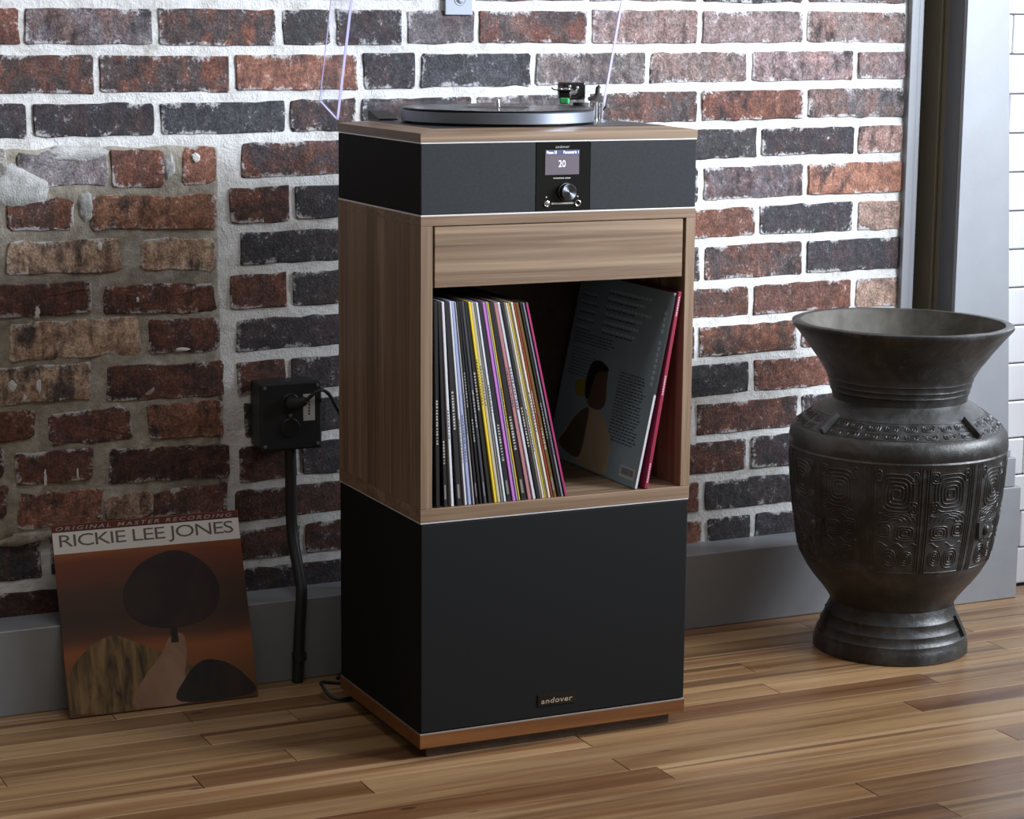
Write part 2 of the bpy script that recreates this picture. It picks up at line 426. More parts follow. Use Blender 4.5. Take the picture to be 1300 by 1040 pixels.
def brick(x0, x1, z0, z1, code, irr=1.0, proud=.0, tilt=0.0):
    """irregular brick face: outline, arris ring, and a domed uneven face"""
    hw, hh = (x1 - x0) / 2, (z1 - z0) / 2; cx, cz = (x0 + x1) / 2, (z0 + z1) / 2
    sd = rb.uniform(0, 900); out = []
    def j(a=.0013): return rb.uniform(-a, a) * irr
    crs = [rb.uniform(.0015, .0050) * (1 + .6 * (irr > 1.5)) for _ in range(4)]
    def side(p, q, n_):
        for i in range(n_ + 1):
            t = i / n_; x = p[0] + (q[0] - p[0]) * t; z = p[1] + (q[1] - p[1]) * t
            w = .0016 * irr * (noise.noise(Vector((x * 55 + sd, z * 55, sd))) * 1.5 + rb.uniform(-.5, .5))
            out.append((x * (1 + w / hw), z * (1 + w / hh)))
    nl = max(3, int(2 * hw / .022))
    side((-hw + crs[0], -hh), (hw - crs[1], -hh), nl); side((hw, -hh + crs[1]), (hw, hh - crs[2]), 2)
    side((hw - crs[2], hh), (-hw + crs[3], hh), nl); side((-hw, hh - crs[3]), (-hw, -hh + crs[0]), 2)
    k = len(out); yf = -.0026 - proud + rb.uniform(-.001, .001)
    vs = [(x, .010, z) for x, z in out] + [(x, yf + .0014, z) for x, z in out]
    vs += [(x * (1 - .0016 / hw), yf + j(.0004), z * (1 - .0016 / hh)) for x, z in out]
    vs += [(x * (1 - .011 / hw), yf - .0003 + j(.0006), z * (1 - .011 / hh)) for x, z in out]
    vs.append((0, yf - .0004, 0)); cI = len(vs) - 1
    fs = []
    for r0 in (0, k, 2 * k):
        for i in range(k): fs.append((r0 + i, r0 + (i + 1) % k, r0 + k + (i + 1) % k, r0 + k + i))
    for i in range(k): fs.append((3 * k + i, 3 * k + (i + 1) % k, cI))
    o = mobj('brick', vs, fs, M['brick'], wall)
    me = o.data
    for p in me.polygons: p.use_smooth = True
    me.set_sharp_from_angle(angle=math.radians(24))
    at = me.attributes.new('edge', 'FLOAT', 'POINT')
    for i in range(len(vs)): at.data[i].value = 1.0 if i < 3 * k else 0.0
    o.location = (cx, YM, cz); o.rotation_euler = (0, tilt + rb.uniform(-.004, .004), 0)
    c, a = PAL[code]; f = rb.uniform(.85, 1.18)
    o.color = (c[0] * f, c[1] * f * rb.uniform(.96, 1.04), c[2] * f * rb.uniform(.95, 1.06), max(0, min(1, a + rb.uniform(-.1, .1))))
    return o
ZL = [1.2866, 1.2130, 1.1393, 1.0655, .9898, .9202, .8462, .7716, .7006, .6251, .5518, .4800, .4040, .3288, .2605, .1900, .118]
ZR = [1.2930, 1.2195, 1.1456, 1.0716, 1.0013, .9306, .8609, .7849, .7150, .6364, .5641, .4920, .4164, .3433, .2682, .1942, .120]
def zline(k, x):
    t = max(-.2, min(1.2, (x - 0.0) / .9)); return ZL[k] + (ZR[k] - ZL[k]) * t
def px_to_x(px, z):
    x = 0.4
    for _ in range(6):
        py = project((x, YM, z))[1]; x = at_y(px, py, YM).x
    return x
# joints (photo columns) and brick kinds per course, top course of the frame is number 2
ROWS = {
 0: ([-420, -270, -110, 60, 225, 390, 545, 700, 850, 990, 1100, 1150], 'RMDGMRGDGRG'),
 1: ([-360, -200, -45, 122, 290, 450, 600, 745, 888, 1022, 1150], 'DRMDGMRGDG'),
 2: ([-320, -140, 27, 196, 354, 423, 514, 605, 748, 888, 1022, 1150], 'RRGMDDGMLLL'),
 3: ([-390, -215, -45, 122, 294.5, 457, 530, 677, 821, 951, 1086, 1150], 'DRMMODBGLLL'),
 4: ([-300, -130, 36.5, 200, 364, 455, 602, 745, 888, 1022, 1147], 'DDDBDDGMRG'),
 5: ([306, 470, 640, 825, 963, 1086, 1145], 'MDGDDP'),
 6: ([291, 370.5, 455, 600, 745, 889, 1022, 1144], 'KDDMDGO'),
 7: ([305, 470, 640, 820, 960.5, 1085, 1143], 'DDRRDP'),
 8: ([291, 368, 455, 600, 745, 890, 1021, 1142], 'KDDRDMD'),
 9: ([300, 465, 640, 820, 953, 1082, 1141], 'DDKKRP'),
 10: ([301, 366, 455, 600, 745, 884, 1014, 1140], 'KDDRDKR'),
 11: ([310, 465, 640, 820, 953, 1085, 1140], 'DDRDRK'),
 12: ([304, 379, 460, 600, 745, 881, 1014, 1140], 'KDDRDKD'),
 13: ([298, 465, 640, 820, 950, 1085, 1139], 'KDRKDD'),
 14: ([300, 384, 470, 620, 750, 890, 1014, 1138], 'KKDDRDD'),
 15: ([310, 470, 640, 820, 894, 955, 1085, 1137], 'DDKODDK'),
}
for k, (js, codes) in ROWS.items():
    zc = (ZL[k] + ZL[k + 1]) / 2
    xs = [px_to_x(j, zc) for j in js]
    for i, (a, b) in enumerate(zip(xs, xs[1:])):
        if i >= len(codes): break
        last = (i == len(xs) - 2); first = (i == 0 and k >= 5)
        g = .0052 * rb.uniform(.85, 1.3)
        x0 = a + (0 if first else g); x1 = (b - .001) if last else b - g
        xm = (x0 + x1) / 2
        zt, zb = zline(k, xm), zline(k + 1, xm)
        gz = .0078 * rb.uniform(.88, 1.2)
        sl = -math.atan2(zline(k, xm + .1) - zline(k, xm - .1), .2)
        brick(x0, min(x1, XR + .001), zb + gz, zt - gz, codes[i], 1.0, tilt=sl)
# the bricked-up old opening: grey mortar and worn bricks
pa = at_y(281, 420, YM).x
old = grid_slab('old_mortar_patch', XL + .01, pa, .268, .912, YM - .0052, .009, .010, .0020, M['mortar_old'], wall, 4.0, .010)
OLD = [(20, 135, 192, 236, 'C'), (139, 206, 190, 237, 'R'), (230, 274, 187, 234, 'O'), (-130, 8, 190, 236, 'C'),
       (7, 93, 252, 293, 'K'), (115, 274, 248, 291, 'O'), (-160, -8, 250, 292, 'R'),
       (7, 152, 305, 347, 'T'), (176, 271, 303, 343, 'T'), (-150, -8, 305, 347, 'R'),
       (-50, 115, 360, 402, 'K'), (128, 272, 360, 398, 'K'), (-210, -62, 360, 402, 'R'),
       (10, 176, 406, 454, 'T'), (187, 278, 404, 446, 'K'), (-160, -5, 408, 452, 'O'),
       (-45, 115, 464, 511, 'T'), (134, 283, 461, 506, 'K'), (-200, -58, 464, 508, 'R'),
       (-60, 42, 522, 560, 'R'), (61, 166, 520, 562, 'R'), (188, 282, 511, 555, 'O'), (-190, -75, 520, 560, 'K'),
       (17, 118, 572, 612, 'R'), (137, 290, 566, 610, 'K'), (-140, 4, 572, 612, 'K'),
       (22, 129, 624, 668, 'O'), (131, 193, 626, 657, 'T'), (195, 286, 618, 652, 'R'), (-120, 8, 622, 664, 'R')]
for a, b, t, bt, c in OLD:
    ym = (t + bt) / 2; x0 = at_y(a, ym, YM).x; x1 = at_y(b, ym, YM).x
    z1 = at_y((a + b) / 2, t, YM).z; z0 = at_y((a + b) / 2, bt, YM).z
    brick(x0, x1, z0, z1, c, 2.0, proud=.0050, tilt=rb.uniform(-.02, .02))
# the same bond carried on above the frame, and the old opening carried on to the left
for q in range(7):
    zb = ZL[0] + q * .0735 + .003; x = XL + .004 + (.116 if q % 2 else 0)
    if q % 2: brick(XL + .002, x - .005, zb + .008, zb + .0655, rb.choice('RMDG'))
    while x < XR - .03:
        x1 = min(x + .232, XR)
        brick(x + .005, x1 - (.001 if x1 == XR else .005), zb + .008, zb + .0655, rb.choice('RMDGDRLB')); x = x1
for t, bt in ((192, 236), (250, 292), (305, 347), (360, 402), (408, 452), (464, 508), (522, 560), (572, 612), (622, 664)):
    e = min(at_y(a, (t + b) / 2, YM).x for a, _, t2, b, _ in OLD if abs(t2 - t) < 5)
    z1 = at_y(-150, t, YM).z; z0 = at_y(-150, bt, YM).z; x1 = e - .014
    while x1 > XL + .05:
        x0 = max(XL + .02, x1 - rb.uniform(.15, .21)); brick(x0, x1, z0, z1, rb.choice('RKOTK'), 2.0, proud=.0050); x1 = x0 - .014
for t, bt in ((695, 745),):
    z1 = at_y(-270, t, YM).z; z0 = at_y(-270, bt, YM).z; x1 = at_y(-282, 720, YM).x
    while x1 > XL + .05:
        x0 = max(XL + .005, x1 - .21); brick(x0, x1, z0, z1, rb.choice('DKR'), 1.2); x1 = x0 - .010
def blob(name, px, py, rx, rz, thick, mat, seed, yb):
    """uneven smear of cement or paint stuck to the wall"""
    c = at_y(px, py, YM); vs, fs = [], []; n_ = 26; rings = 4
    for r in range(1, rings + 1):
        for i in range(n_):
            a = 2 * PI * i / n_; k = (r / rings) * (1 + (.42 * noise.noise(Vector((math.cos(a) * 1.7 + seed, math.sin(a) * 1.7, seed))) + .22 * noise.noise(Vector((math.cos(a) * 5, math.sin(a) * 5, seed)))) * r / rings)
            y = yb - thick * (1 - (r / rings) ** 3) + (.0035 if r == rings else 0) + .0008 * noise.noise(Vector((i * .7, r, seed)))
            vs.append((c.x + rx * k * math.cos(a), y, c.z + rz * k * math.sin(a)))
    vs.append((c.x, yb - thick, c.z)); ci = len(vs) - 1
    for i in range(n_): fs.append((ci, i, (i + 1) % n_))
    for r in range(rings - 1):
        for i in range(n_): fs.append((r * n_ + i, (r + 1) * n_ + i, (r + 1) * n_ + (i + 1) % n_, r * n_ + (i + 1) % n_))
    return mobj(name, vs, fs, mat, wall, smooth=True)
M['cement'] = mortar('grey_cement', (.30, .30, .285), (.42, .42, .41), (.54, .54, .535))
blob('cement_smear', 22, 238, .060, .034, .0050, M['cement'], 2.3, YM - .0075)
blob('cement_smear', 95, 196, .052, .014, .0040, M['cement'], 7.9, YM - .0075)
blob('cement_smear', 108, 262, .016, .026, .0040, M['cement'], 4.1, YM - .0060)
blob('cement_smear', 214, 212, .010, .022, .0040, M['cement'], 9.7, YM - .0060)
blob('cement_smear', 40, 682, .055, .012, .0045, M['mortar_old'], 5.5, YM - .0055)
for k, (a, b, rx, rz) in enumerate([(46, 396, .005, .013), (14, 489, .009, .012), (48, 489, .006, .013), (30, 504, .004, .008), (56, 606, .0035, .018), (97, 600, .002, .013), (230, 443, .018, .004), (173, 380, .003, .006), (247, 200, .009, .010), (125, 312, .005, .009)]):
    blob('paint_drip', a, b, rx, rz, .0012, M['mortar'], 1.7 * k + .3, YM - .0082)
LOW = [(-120, 53, 692, 742, 'D'), (64, 205, 678, 722, 'D'), (215, 295, 666, 706, 'K'), (-270, -132, 695, 745, 'K'),
       (-60, 92, 753, 800, 'K'), (102, 250, 732, 778, 'D'), (260, 302, 722, 760, 'K'), (-215, -70, 758, 800, 'D')]
for a, b, t, bt, c in LOW:
    ym = (t + bt) / 2; x0 = at_y(a, ym, YM).x; x1 = at_y(b, ym, YM).x
    z1 = at_y((a + b) / 2, t, YM).z; z0 = at_y((a + b) / 2, bt, YM).z
    brick(x0, x1, max(z0, .12), z1, c, 1.2)
# courses to the left of the frame beside the patch base: filled like the rest
# ================================================================== BASEBOARD
YB = .4774
bm = bmesh.new(); add_box(bm, XL, 1.285, YB, YM + .01, 0, .142, .0015)
base_o = struct(bobj('baseboard_back', bm, M['paint_base']))

# ================================================================== CASING, PLINTH AND TILE WALL ON THE RIGHT
YBD, XBD = .488, 1.3375
trim = struct(empty('trim_1', (XBD, YBD, 0)))
def taper_box(name, x0, xb, xt, y0, y1, z0, z1, mat, parent):
    vs = [(x0, y0, z0), (xb, y0, z0), (xb, y1, z0), (x0, y1, z0), (x0, y0, z1), (xt, y0, z1), (xt, y1, z1), (x0, y1, z1)]
    fs = [(3, 2, 1, 0), (4, 5, 6, 7), (0, 1, 5, 4), (1, 2, 6, 5), (2, 3, 7, 6), (3, 0, 4, 7)]
    return mobj(name, vs, fs, mat, parent)
taper_box('casing_board', -.0005, .148, .061, 0, .0105, .25, ZT, M['paint_grey'], trim)
box('jamb_side', 0, .07, .0125, .058, 0, ZT, M['paint_shaded'], trim, .001)
box('jamb_bead', .0015, .07, .0585, .075, 0, ZT, M['paint_olive'], trim, .003, 2)
box('jamb_groove', .010, .07, .0745, .082, 0, ZT, M['black_soft'], trim, 0)
box('jamb_lining', 0, .07, .0815, .150, 0, ZT, M['paint_olive'], trim, .001)
box('rear_panel', -.080, .07, .150, .165, 0, ZT, M['paint_shaded'], trim, 0)
rear = struct(empty('trim_3', (1.2515, .553, 0)))
box('edge_strip', .0045, .0225, 0, .10, .0, ZT, M['paint_grey'], rear, .001)
box('edge_bead', .0225, .0365, .004, .10, 0, ZT, M['paint_grey'], rear, .003, 2)
pl = struct(empty('trim_2', (1.285, .418, 0)))
box('plinth_block', 0, .179, 0, .10, 0, .224, M['paint_grey'], pl, .0015)
box('plinth_step', 0, .168, .006, .10, .2245, .282, M['paint_grey'], pl, .0015)
box('plinth_cap', 0, .160, .012, .10, .2825, .300, M['paint_grey'], pl, .004, 2)
tw = struct(box('wall_right', 1.41, 2.15, .5035, .58, 0, ZT, M['grout'], bev=0))
TH, TW = .0757, .1525
bm = bmesh.new(); add_box(bm, -TW / 2 + .001, TW / 2 - .001, -.0045, .004, -TH / 2 + .0012, TH / 2 - .0012, .0028, 2); tile_me = None
ti = 0
for r in range(24):
    z = .0795 - TH / 2 + r * TH - .003
    if z > ZT - .02: break
    odd = (r % 2 == 0)
    x = 1.455 + TW / 2 if odd else 1.455
    if odd:
        o = box('tile', 1.416, 1.454, .499, .5075, z - TH / 2 + .0012, z + TH / 2 - .0012, M['tile'], tw, .0028, 2)
    while x < 2.05:
        if tile_me is None:
            o = bobj('tile', bm, M['tile'], tw); tile_me = o.data
        else:
            o = bpy.data.objects.new('tile', tile_me); COL.objects.link(o); o.parent = tw
        o.location = (x, .5035, z); x += TW

# ================================================================== AUDIO CABINET STACK (local frame of the stack)
ANG = -.00907
W, D = .462, .3415
Z_TOP, Z_S1, Z_S2, Z_P2, Z_S3, Z_S4, Z_P4 = .9538, .9397, .8337, .8185, .3725, .0431, .0200
ca, sa = math.cos(ANG), math.sin(ANG)
def to_stack(P): return Vector((ca * P[0] + sa * P[1], -sa * P[0] + ca * P[1], P[2]))
# --- subwoofer
sub = tag(empty('subwoofer', (0, 0, 0), (0, 0, ANG)), 'black box subwoofer with a thin reddish walnut base under the record rack', 'subwoofer')
box('plinth', .018, W - .018, .018, D - .018, 0, Z_P4, M['walnut_dark'], sub, .001)
box('base_board', 0, W, 0, D, Z_P4, Z_S4 - .0012, M['walnut_red'], sub, .0006)
box('base_trim', .0005, W - .0005, .0005, D - .0005, Z_S4 - .0012, Z_S4 + .0004, plain('dull_trim', (.34, .31, .29), .4, .4), sub, .0003)
box('enclosure', .0006, W - .0006, .004, D - .0006, Z_S4 + .0008, Z_S3 - .001, M['cloth_flat'], sub, .003, 2)
box('front_grille', .0014, W - .0014, .0004, .005, Z_S4 + .0016, Z_S3 - .0016, M['cloth_flat'], sub, .0018, 2)
bx, bz = (.2050, .2587), .0660
fr3 = lambda y: (lambda u, v, w: (u, y - w, v))
bd = box('badge', .199, .265, -.0012, .0005, .0625, .0815, M['black_gloss'], sub, .0004)
lettering('badge_lettering', 'andover', .2045, .2590, .0665, .0085, M['badge_text'], bd, fr3(-.0012), 1.1, .12, .012)
# --- record rack
rack = tag(empty('record_rack', (0, 0, Z_S3), (0, 0, ANG)), 'walnut record rack with one drawer and an open shelf of sleeves', 'rack')
zr = Z_S3; T = .0195
box('bottom_trim', .0008, W - .0008, .0008, D - .0008, -.001, .0012, M['chrome'], rack, .0003)
box('side_panel', 0, T, 0, D, .0214, Z_P2 - zr, M['walnut_z'], rack, .0007)
box('side_panel', W - .0168, W, 0, D, .0214, Z_P2 - zr, M['walnut_z'], rack, .0007)
box('bottom_panel', 0, W, 0, D, .0012, .0212, M['walnut_x'], rack, .0007)
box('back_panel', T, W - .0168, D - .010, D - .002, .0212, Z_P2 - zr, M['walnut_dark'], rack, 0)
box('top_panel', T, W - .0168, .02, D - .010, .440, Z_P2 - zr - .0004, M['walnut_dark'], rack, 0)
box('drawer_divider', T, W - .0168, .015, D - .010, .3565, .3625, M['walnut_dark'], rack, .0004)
box('drawer', .0226, .4405, .0006, .0146, .7272 - zr, Z_P2 - zr - .0012, M['walnut_x'], rack, .0008)
# --- turntable
tt = tag(empty('turntable', (0, 0, Z_P2), (0, 0, ANG)), 'walnut and black record player with raised clear cover on the rack', 'turntable')
z0 = Z_P2
box('base_board', 0, W, 0, D, 0, Z_S2 - z0 - .0010, M['walnut_x'], tt, .0006)
box('base_trim', .0004, W - .0004, .0004, D - .0004, Z_S2 - z0 - .0010, Z_S2 - z0 + .0012, M['chrome'], tt, .0003)
box('enclosure', .0008, W - .0008, .005, D - .001, Z_S2 - z0 + .0012, Z_S1 - z0 - .0010, M['cloth_flat'], tt, .0015)
box('grille', .0008, .1862, .0006, .006, Z_S2 - z0 + .0012, Z_S1 - z0 - .0010, M['cloth'], tt, .0012, 2)
box('grille', .2772, W - .0008, .0006, .006, Z_S2 - z0 + .0012, Z_S1 - z0 - .0010, M['cloth'], tt, .0012, 2)
box('top_trim', .0004, W - .0004, .0004, D - .0004, Z_S1 - z0 - .0010, Z_S1 - z0 + .0012, M['chrome'], tt, .0003)
# chamfered walnut top frame: four mitred rails round the black deck
zt0, zt1, zt2, E_ = Z_S1 - z0 + .0012, Z_TOP - z0, .9588 - z0, .037
def rail(p, q, pi, qi, mat):
    vs = [(*p, zt0), (*q, zt0), (*qi, zt0), (*pi, zt0), (*p, zt1), (*q, zt1), (*qi, zt2), (*pi, zt2)]
    fs = [(3, 2, 1, 0), (4, 5, 6, 7), (0, 1, 5, 4), (1, 2, 6, 5), (2, 3, 7, 6), (3, 0, 4, 7)]
    return mobj('top_rail', vs, fs, mat, tt)
rail((0, 0), (W, 0), (E_, E_), (W - E_, E_), M['walnut_x'])
rail((W, 0), (W, D), (W - E_, E_), (W - E_, D - E_), M['walnut_y'])
rail((W, D), (0, D), (W - E_, D - E_), (E_, D - E_), M['walnut_x'])
rail((0, D), (0, 0), (E_, D - E_), (E_, E_), M['walnut_y'])
box('deck', E_, W - E_, E_, D - E_, zt0, zt2 + .0006, M['black'], tt, .0004)
# control panel: glass, display, knob, jacks
gl_ = box('control_panel', .1866, .2768, .0001, .006, .8352 - z0, .9384 - z0, M['black_gloss'], tt, .0006)
ds = box('display', .2015, .2582, -.0006, .0004, .8896 - z0, .9266 - z0, M['screen'], gl_, .0001)
PZ = lambda z: z - z0
patch('display_bar', [(.2018, PZ(.9192)), (.2579, PZ(.9192)), (.2579, PZ(.9263)), (.2018, PZ(.9263))], M['screen_bar'], gl_, fr3(-.0006))
lettering('display_lettering', 'Phono 33', .2035, .2200, PZ(.9208), .0046, M['screen_text'], gl_, fr3(-.0009), bold=.01)
lettering('display_lettering', 'Parametric 1', .2315, .2570, PZ(.9208), .0046, M['screen_text'], gl_, fr3(-.0009), bold=.01)
lettering('display_lettering', '20', .2235, .2352, PZ(.9010), .0102, M['screen_text'], gl_, fr3(-.0007))
lettering('panel_lettering', 'andover', .2185, .2420, PZ(.9292), .0044, M['print_grey'], gl_, fr3(0), 1.1, .15)
for i in range(9):
    a = .2155 + i * .0031 + (.0012 if i > 5 else 0)
    patch('panel_print', [(a, PZ(.8836)), (a + .0024, PZ(.8836)), (a + .0024, PZ(.8853)), (a, PZ(.8853))], M['print_grey'], gl_, fr3(0))
for i in range(13):
    a = .2128 + i * .0030
    patch('panel_print', [(a, PZ(.8453)), (a + .0022, PZ(.8453)), (a + .0022, PZ(.8478)), (a, PZ(.8478))], M['print_grey'], gl_, fr3(0))
for a in (.2030, .2555):
    patch('panel_print', [(a, PZ(.8555)), (a + .0025, PZ(.8555)), (a + .0025, PZ(.8575)), (a, PZ(.8575))], M['print_grey'], gl_, fr3(0))
n = NT('spun_metal'); n.base((.20, .21, .235)); n.set(Roughness=.30, Metallic=1.0); n.b.inputs['Anisotropic'].default_value = .9
tg = n.new('ShaderNodeTangent', direction_type='RADIAL', axis='Z'); n.link(tg.outputs[0], n.b.inputs['Tangent']); M['spun'] = n.m
kn_ = lathe('volume_knob', [(0, 0), (.0132, 0), (.0132, .002), (.0126, .0025), (.0124, .011), (.0116, .0118), (0, .0118)], M['spun'], tt, 40, (.2369, 0, PZ(.8638)), 30, (PI / 2, 0, 0))
jk = lathe('jack', [(0, 0), (.0050, 0), (.0050, .0016), (.0038, .002), (.0030, .0012), (0, .0016)], M['steel'], tt, 24, (.2044, 0, PZ(.8463)), 30, (PI / 2, 0, 0))
jk2 = lathe('jack', [(.0030, 0), (.0050, 0), (.0050, .0016), (.0042, .002), (.0030, .0016), (.0030, 0)], M['steel'], tt, 24, (.2564, 0, PZ(.8464)), 30, (PI / 2, 0, 0))
# platter, record, spindle
pc = (.208, .1845); zp = .9622 - z0
lathe('platter_foot', [(0, zt2 + .0006 - zp), (.135, zt2 + .0006 - zp), (.135, 0), (0, 0)], M['black'], tt, 72, (*pc, zp))
lathe('platter', [(0, 0), (.149, 0), (.151, .0012), (.151, .0166), (.1496, .0178), (0, .0178)], M['platter'], tt, 96, (*pc, zp), 25)
lathe('record_mat', [(0, .0179), (.1475, .0179), (.1475, .0194), (0, .0194)], M['black_soft'], tt, 72, (*pc, zp))
rec = tag(lathe('vinyl_record', [(0, .0), (.1505, .0), (.1510, .0006), (.1505, .0012), (.147, .0016), (.145, .0012), (.060, .0012), (.052, .0015), (0, .0015)], M['vinyl'], None, 96), 'black vinyl record lying on the turntable platter', 'record')
wp = Matrix.Rotation(ANG, 4, 'Z') @ Vector((pc[0], pc[1], .9622 + .0195)); rec.location = wp
rl = lathe('record_label', [(0, .0015), (.050, .0015), (.050, .0018), (0, .0018)], flat('label_dark', (.03, .03, .032), .5), rec, 48)
lathe('spindle', [(0, 0), (.0036, 0), (.0036, .030), (.0028, .0325), (0, .0335)], M['steel'], tt, 20, (*pc, zp), 40)
# tonearm: pivot tower behind on the right, arm, headshell with green stylus cartridge
zd = zt2 + .0006; TZ = lambda z: z - z0
PX, PY = .398, .272
lathe('tonearm_base', [(0, 0), (.026, 0), (.026, .005), (.022, .007), (.013, .008), (.013, .026), (0, .026)], M['black_soft'], tt, 36, (PX, PY, zd))
box('bearing_housing', .362, .402, .262, .288, TZ(.9905), TZ(1.0185), M['black_gloss'], tt, .0035, 3)
for (a, b) in ((.372, 1.0115), (.386, 1.0095)): lathe('bearing_screw', [(0, 0), (.0030, 0), (.0027, .001), (0, .0013)], M['steel'], tt, 14, (a, .262, TZ(b)), 30, (PI / 2, 0, 0))
da = Vector((.288 - .385, .112 - .262, 0)).normalized()
lathe('counterweight', [(0, -.013), (.0125, -.013), (.0135, -.011), (.0135, .011), (.0125, .013), (0, .013)], M['black_soft'], tt, 28, (PX + .006, PY + .037, TZ(1.003)), 30, (PI / 2, 0, -.56))
tube('tonearm_tube', [(PX - .004, PY + .046, TZ(1.003)), (.385, .262, TZ(1.003)), (.340, .190, TZ(1.005)), (.300, .128, TZ(1.008)), (.292, .116, TZ(1.0085))], .0040, M['black_gloss'], tt, 14)
lathe('arm_collar', [(.0040, -.005), (.0058, -.005), (.0058, .005), (.0040, .005)], M['steel'], tt, 20, (.2945, .120, TZ(1.0083)), 30, (PI / 2, 0, -.56))
bm = bmesh.new(); add_box(bm, -.0105, .0105, -.026, .012, -.0017, .0017, .0012, 2)
hs_ = bobj('headshell', bm, M['black'], tt); hs_.location = (.288, .108, TZ(1.0115)); hs_.rotation_euler = (0, 0, -.56)
bm = bmesh.new(); add_box(bm, -.0082, .0082, -.020, .008, -.0125, -.0018, .0012, 2)
bobj('cartridge', bm, M['black_gloss'], hs_)
bm = bmesh.new(); add_box(bm, -.0072, .0072, -.0225, -.007, -.0205, -.0110, .0020, 2)
bobj('stylus_grip', bm, M['green'], hs_)
tube('finger_lift', [(-.0100, -.020, .001), (-.016, -.024, .0015), (-.019, -.026, .004)], .0012, M['black'], hs_, 8)
for a in (-.006, .006): lathe('shell_screw', [(0, 0), (.0018, 0), (.0016, .0012), (0, .0014)], M['steel'], hs_, 12, (a, -.010, .0017))
lathe('lift_post', [(0, 0), (.0042, 0), (.0042, .020), (.0060, .021), (.0060, .026), (0, .027)], M['steel'], tt, 20, (.418, .240, zd))
lathe('rest_post', [(0, 0), (.0045, 0), (.0045, .028), (0, .028)], M['steel'], tt, 20, (.406, .236, zd))
tube('rest_clip', [(.398, .245, TZ(.992)), (.408, .243, TZ(.994)), (.413, .243, TZ(1.000)), (.414, .243, TZ(1.010)), (.417, .243, TZ(1.0125))], [.0030, .0038, .0040, .0038, .0030], M['black'], tt, 10)
tube('cue_lever', [(.419, .250, TZ(.966)), (.426, .248, TZ(.974)), (.432, .247, TZ(.980))], .0020, M['black'], tt, 8)
lathe('cue_lever_tip', [(0, -.003), (.0026, -.0025), (.0026, .0025), (0, .003)], M['steel'], tt, 12, (.4335, .2465, TZ(.9815)))
# dust cover opened about 71 degrees on two hinge blocks
ph = math.radians(71); HX0, HX1 = -.006, .468
hb = Vector((0, .405, .9862 - z0)); vv = Vector((0, -math.cos(ph), math.sin(ph))); ww = Vector((0, -math.sin(ph), -math.cos(ph)))
CL, CWH, CT = .338, .0795, .003
Rm = Matrix(((1, 0, 0, 0), (0, vv.y, ww.y, hb.y), (0, vv.z, ww.z, hb.z), (0, 0, 0, 1)))
def cov(name, x0, x1, a0, a1, b0, b1, mat, par, bev=0.0):
    bm = bmesh.new(); add_box(bm, x0, x1, a0, a1, b0, b1, bev); bmesh.ops.transform(bm, matrix=Rm, verts=bm.verts[:]); return bobj(name, bm, mat, par)
dc = cov('dust_cover', HX0, HX1, 0, CL, 0, CT, M['acrylic'], tt)
dc['label'] = 'clear acrylic dust cover with violet edge glow painted in'
cov('cover_side', HX0, HX0 + CT, 0, CL, CT, CWH, M['acrylic'], dc); cov('cover_side', HX1 - CT, HX1, 0, CL, CT, CWH, M['acrylic'], dc)
cov('cover_side', HX0 + CT, HX1 - CT, CL - CT, CL, CT, CWH, M['acrylic'], dc); cov('cover_side', HX0 + CT, HX1 - CT, 0, CT, CT, CWH * .30, M['acrylic'], dc)
e_ = .0005
cov('cover_edge', HX0 - e_, HX0 + CT + e_, 0, CL, CWH, CWH + .0015, M['acrylic_edge_glow'], dc); cov('cover_edge', HX1 - CT - e_, HX1 + e_, 0, CL, CWH, CWH + .0015, M['acrylic_edge_glow'], dc)
cov('cover_edge', HX0 - .0012, HX0, 0, CL, -.0006, .0012, M['acrylic_edge_glow'], dc)
cov('cover_edge', HX0 - e_, HX0 + CT, -.0012, 0, 0, CWH, M['acrylic_edge_glow'], dc)
for hx_ in (.065, .400):
    vs = [(-.016, -.018, .001), (.016, -.018, .001), (.016, .030, 0), (-.016, .030, 0), (-.016, -.018, .003), (.016, -.018, .003), (.016, .026, .0145), (-.016, .026, .0145), (-.016, .030, .0135), (.016, .030, .0135)]
    fs = [(0, 1, 5, 4), (4, 5, 6, 7), (7, 6, 9, 8), (8, 9, 2, 3), (3, 2, 1, 0), (0, 4, 7, 8, 3), (1, 2, 9, 6, 5)]
    o = mobj('hinge', vs, fs, M['black'], tt, loc=(hx_, D - .038, zd))

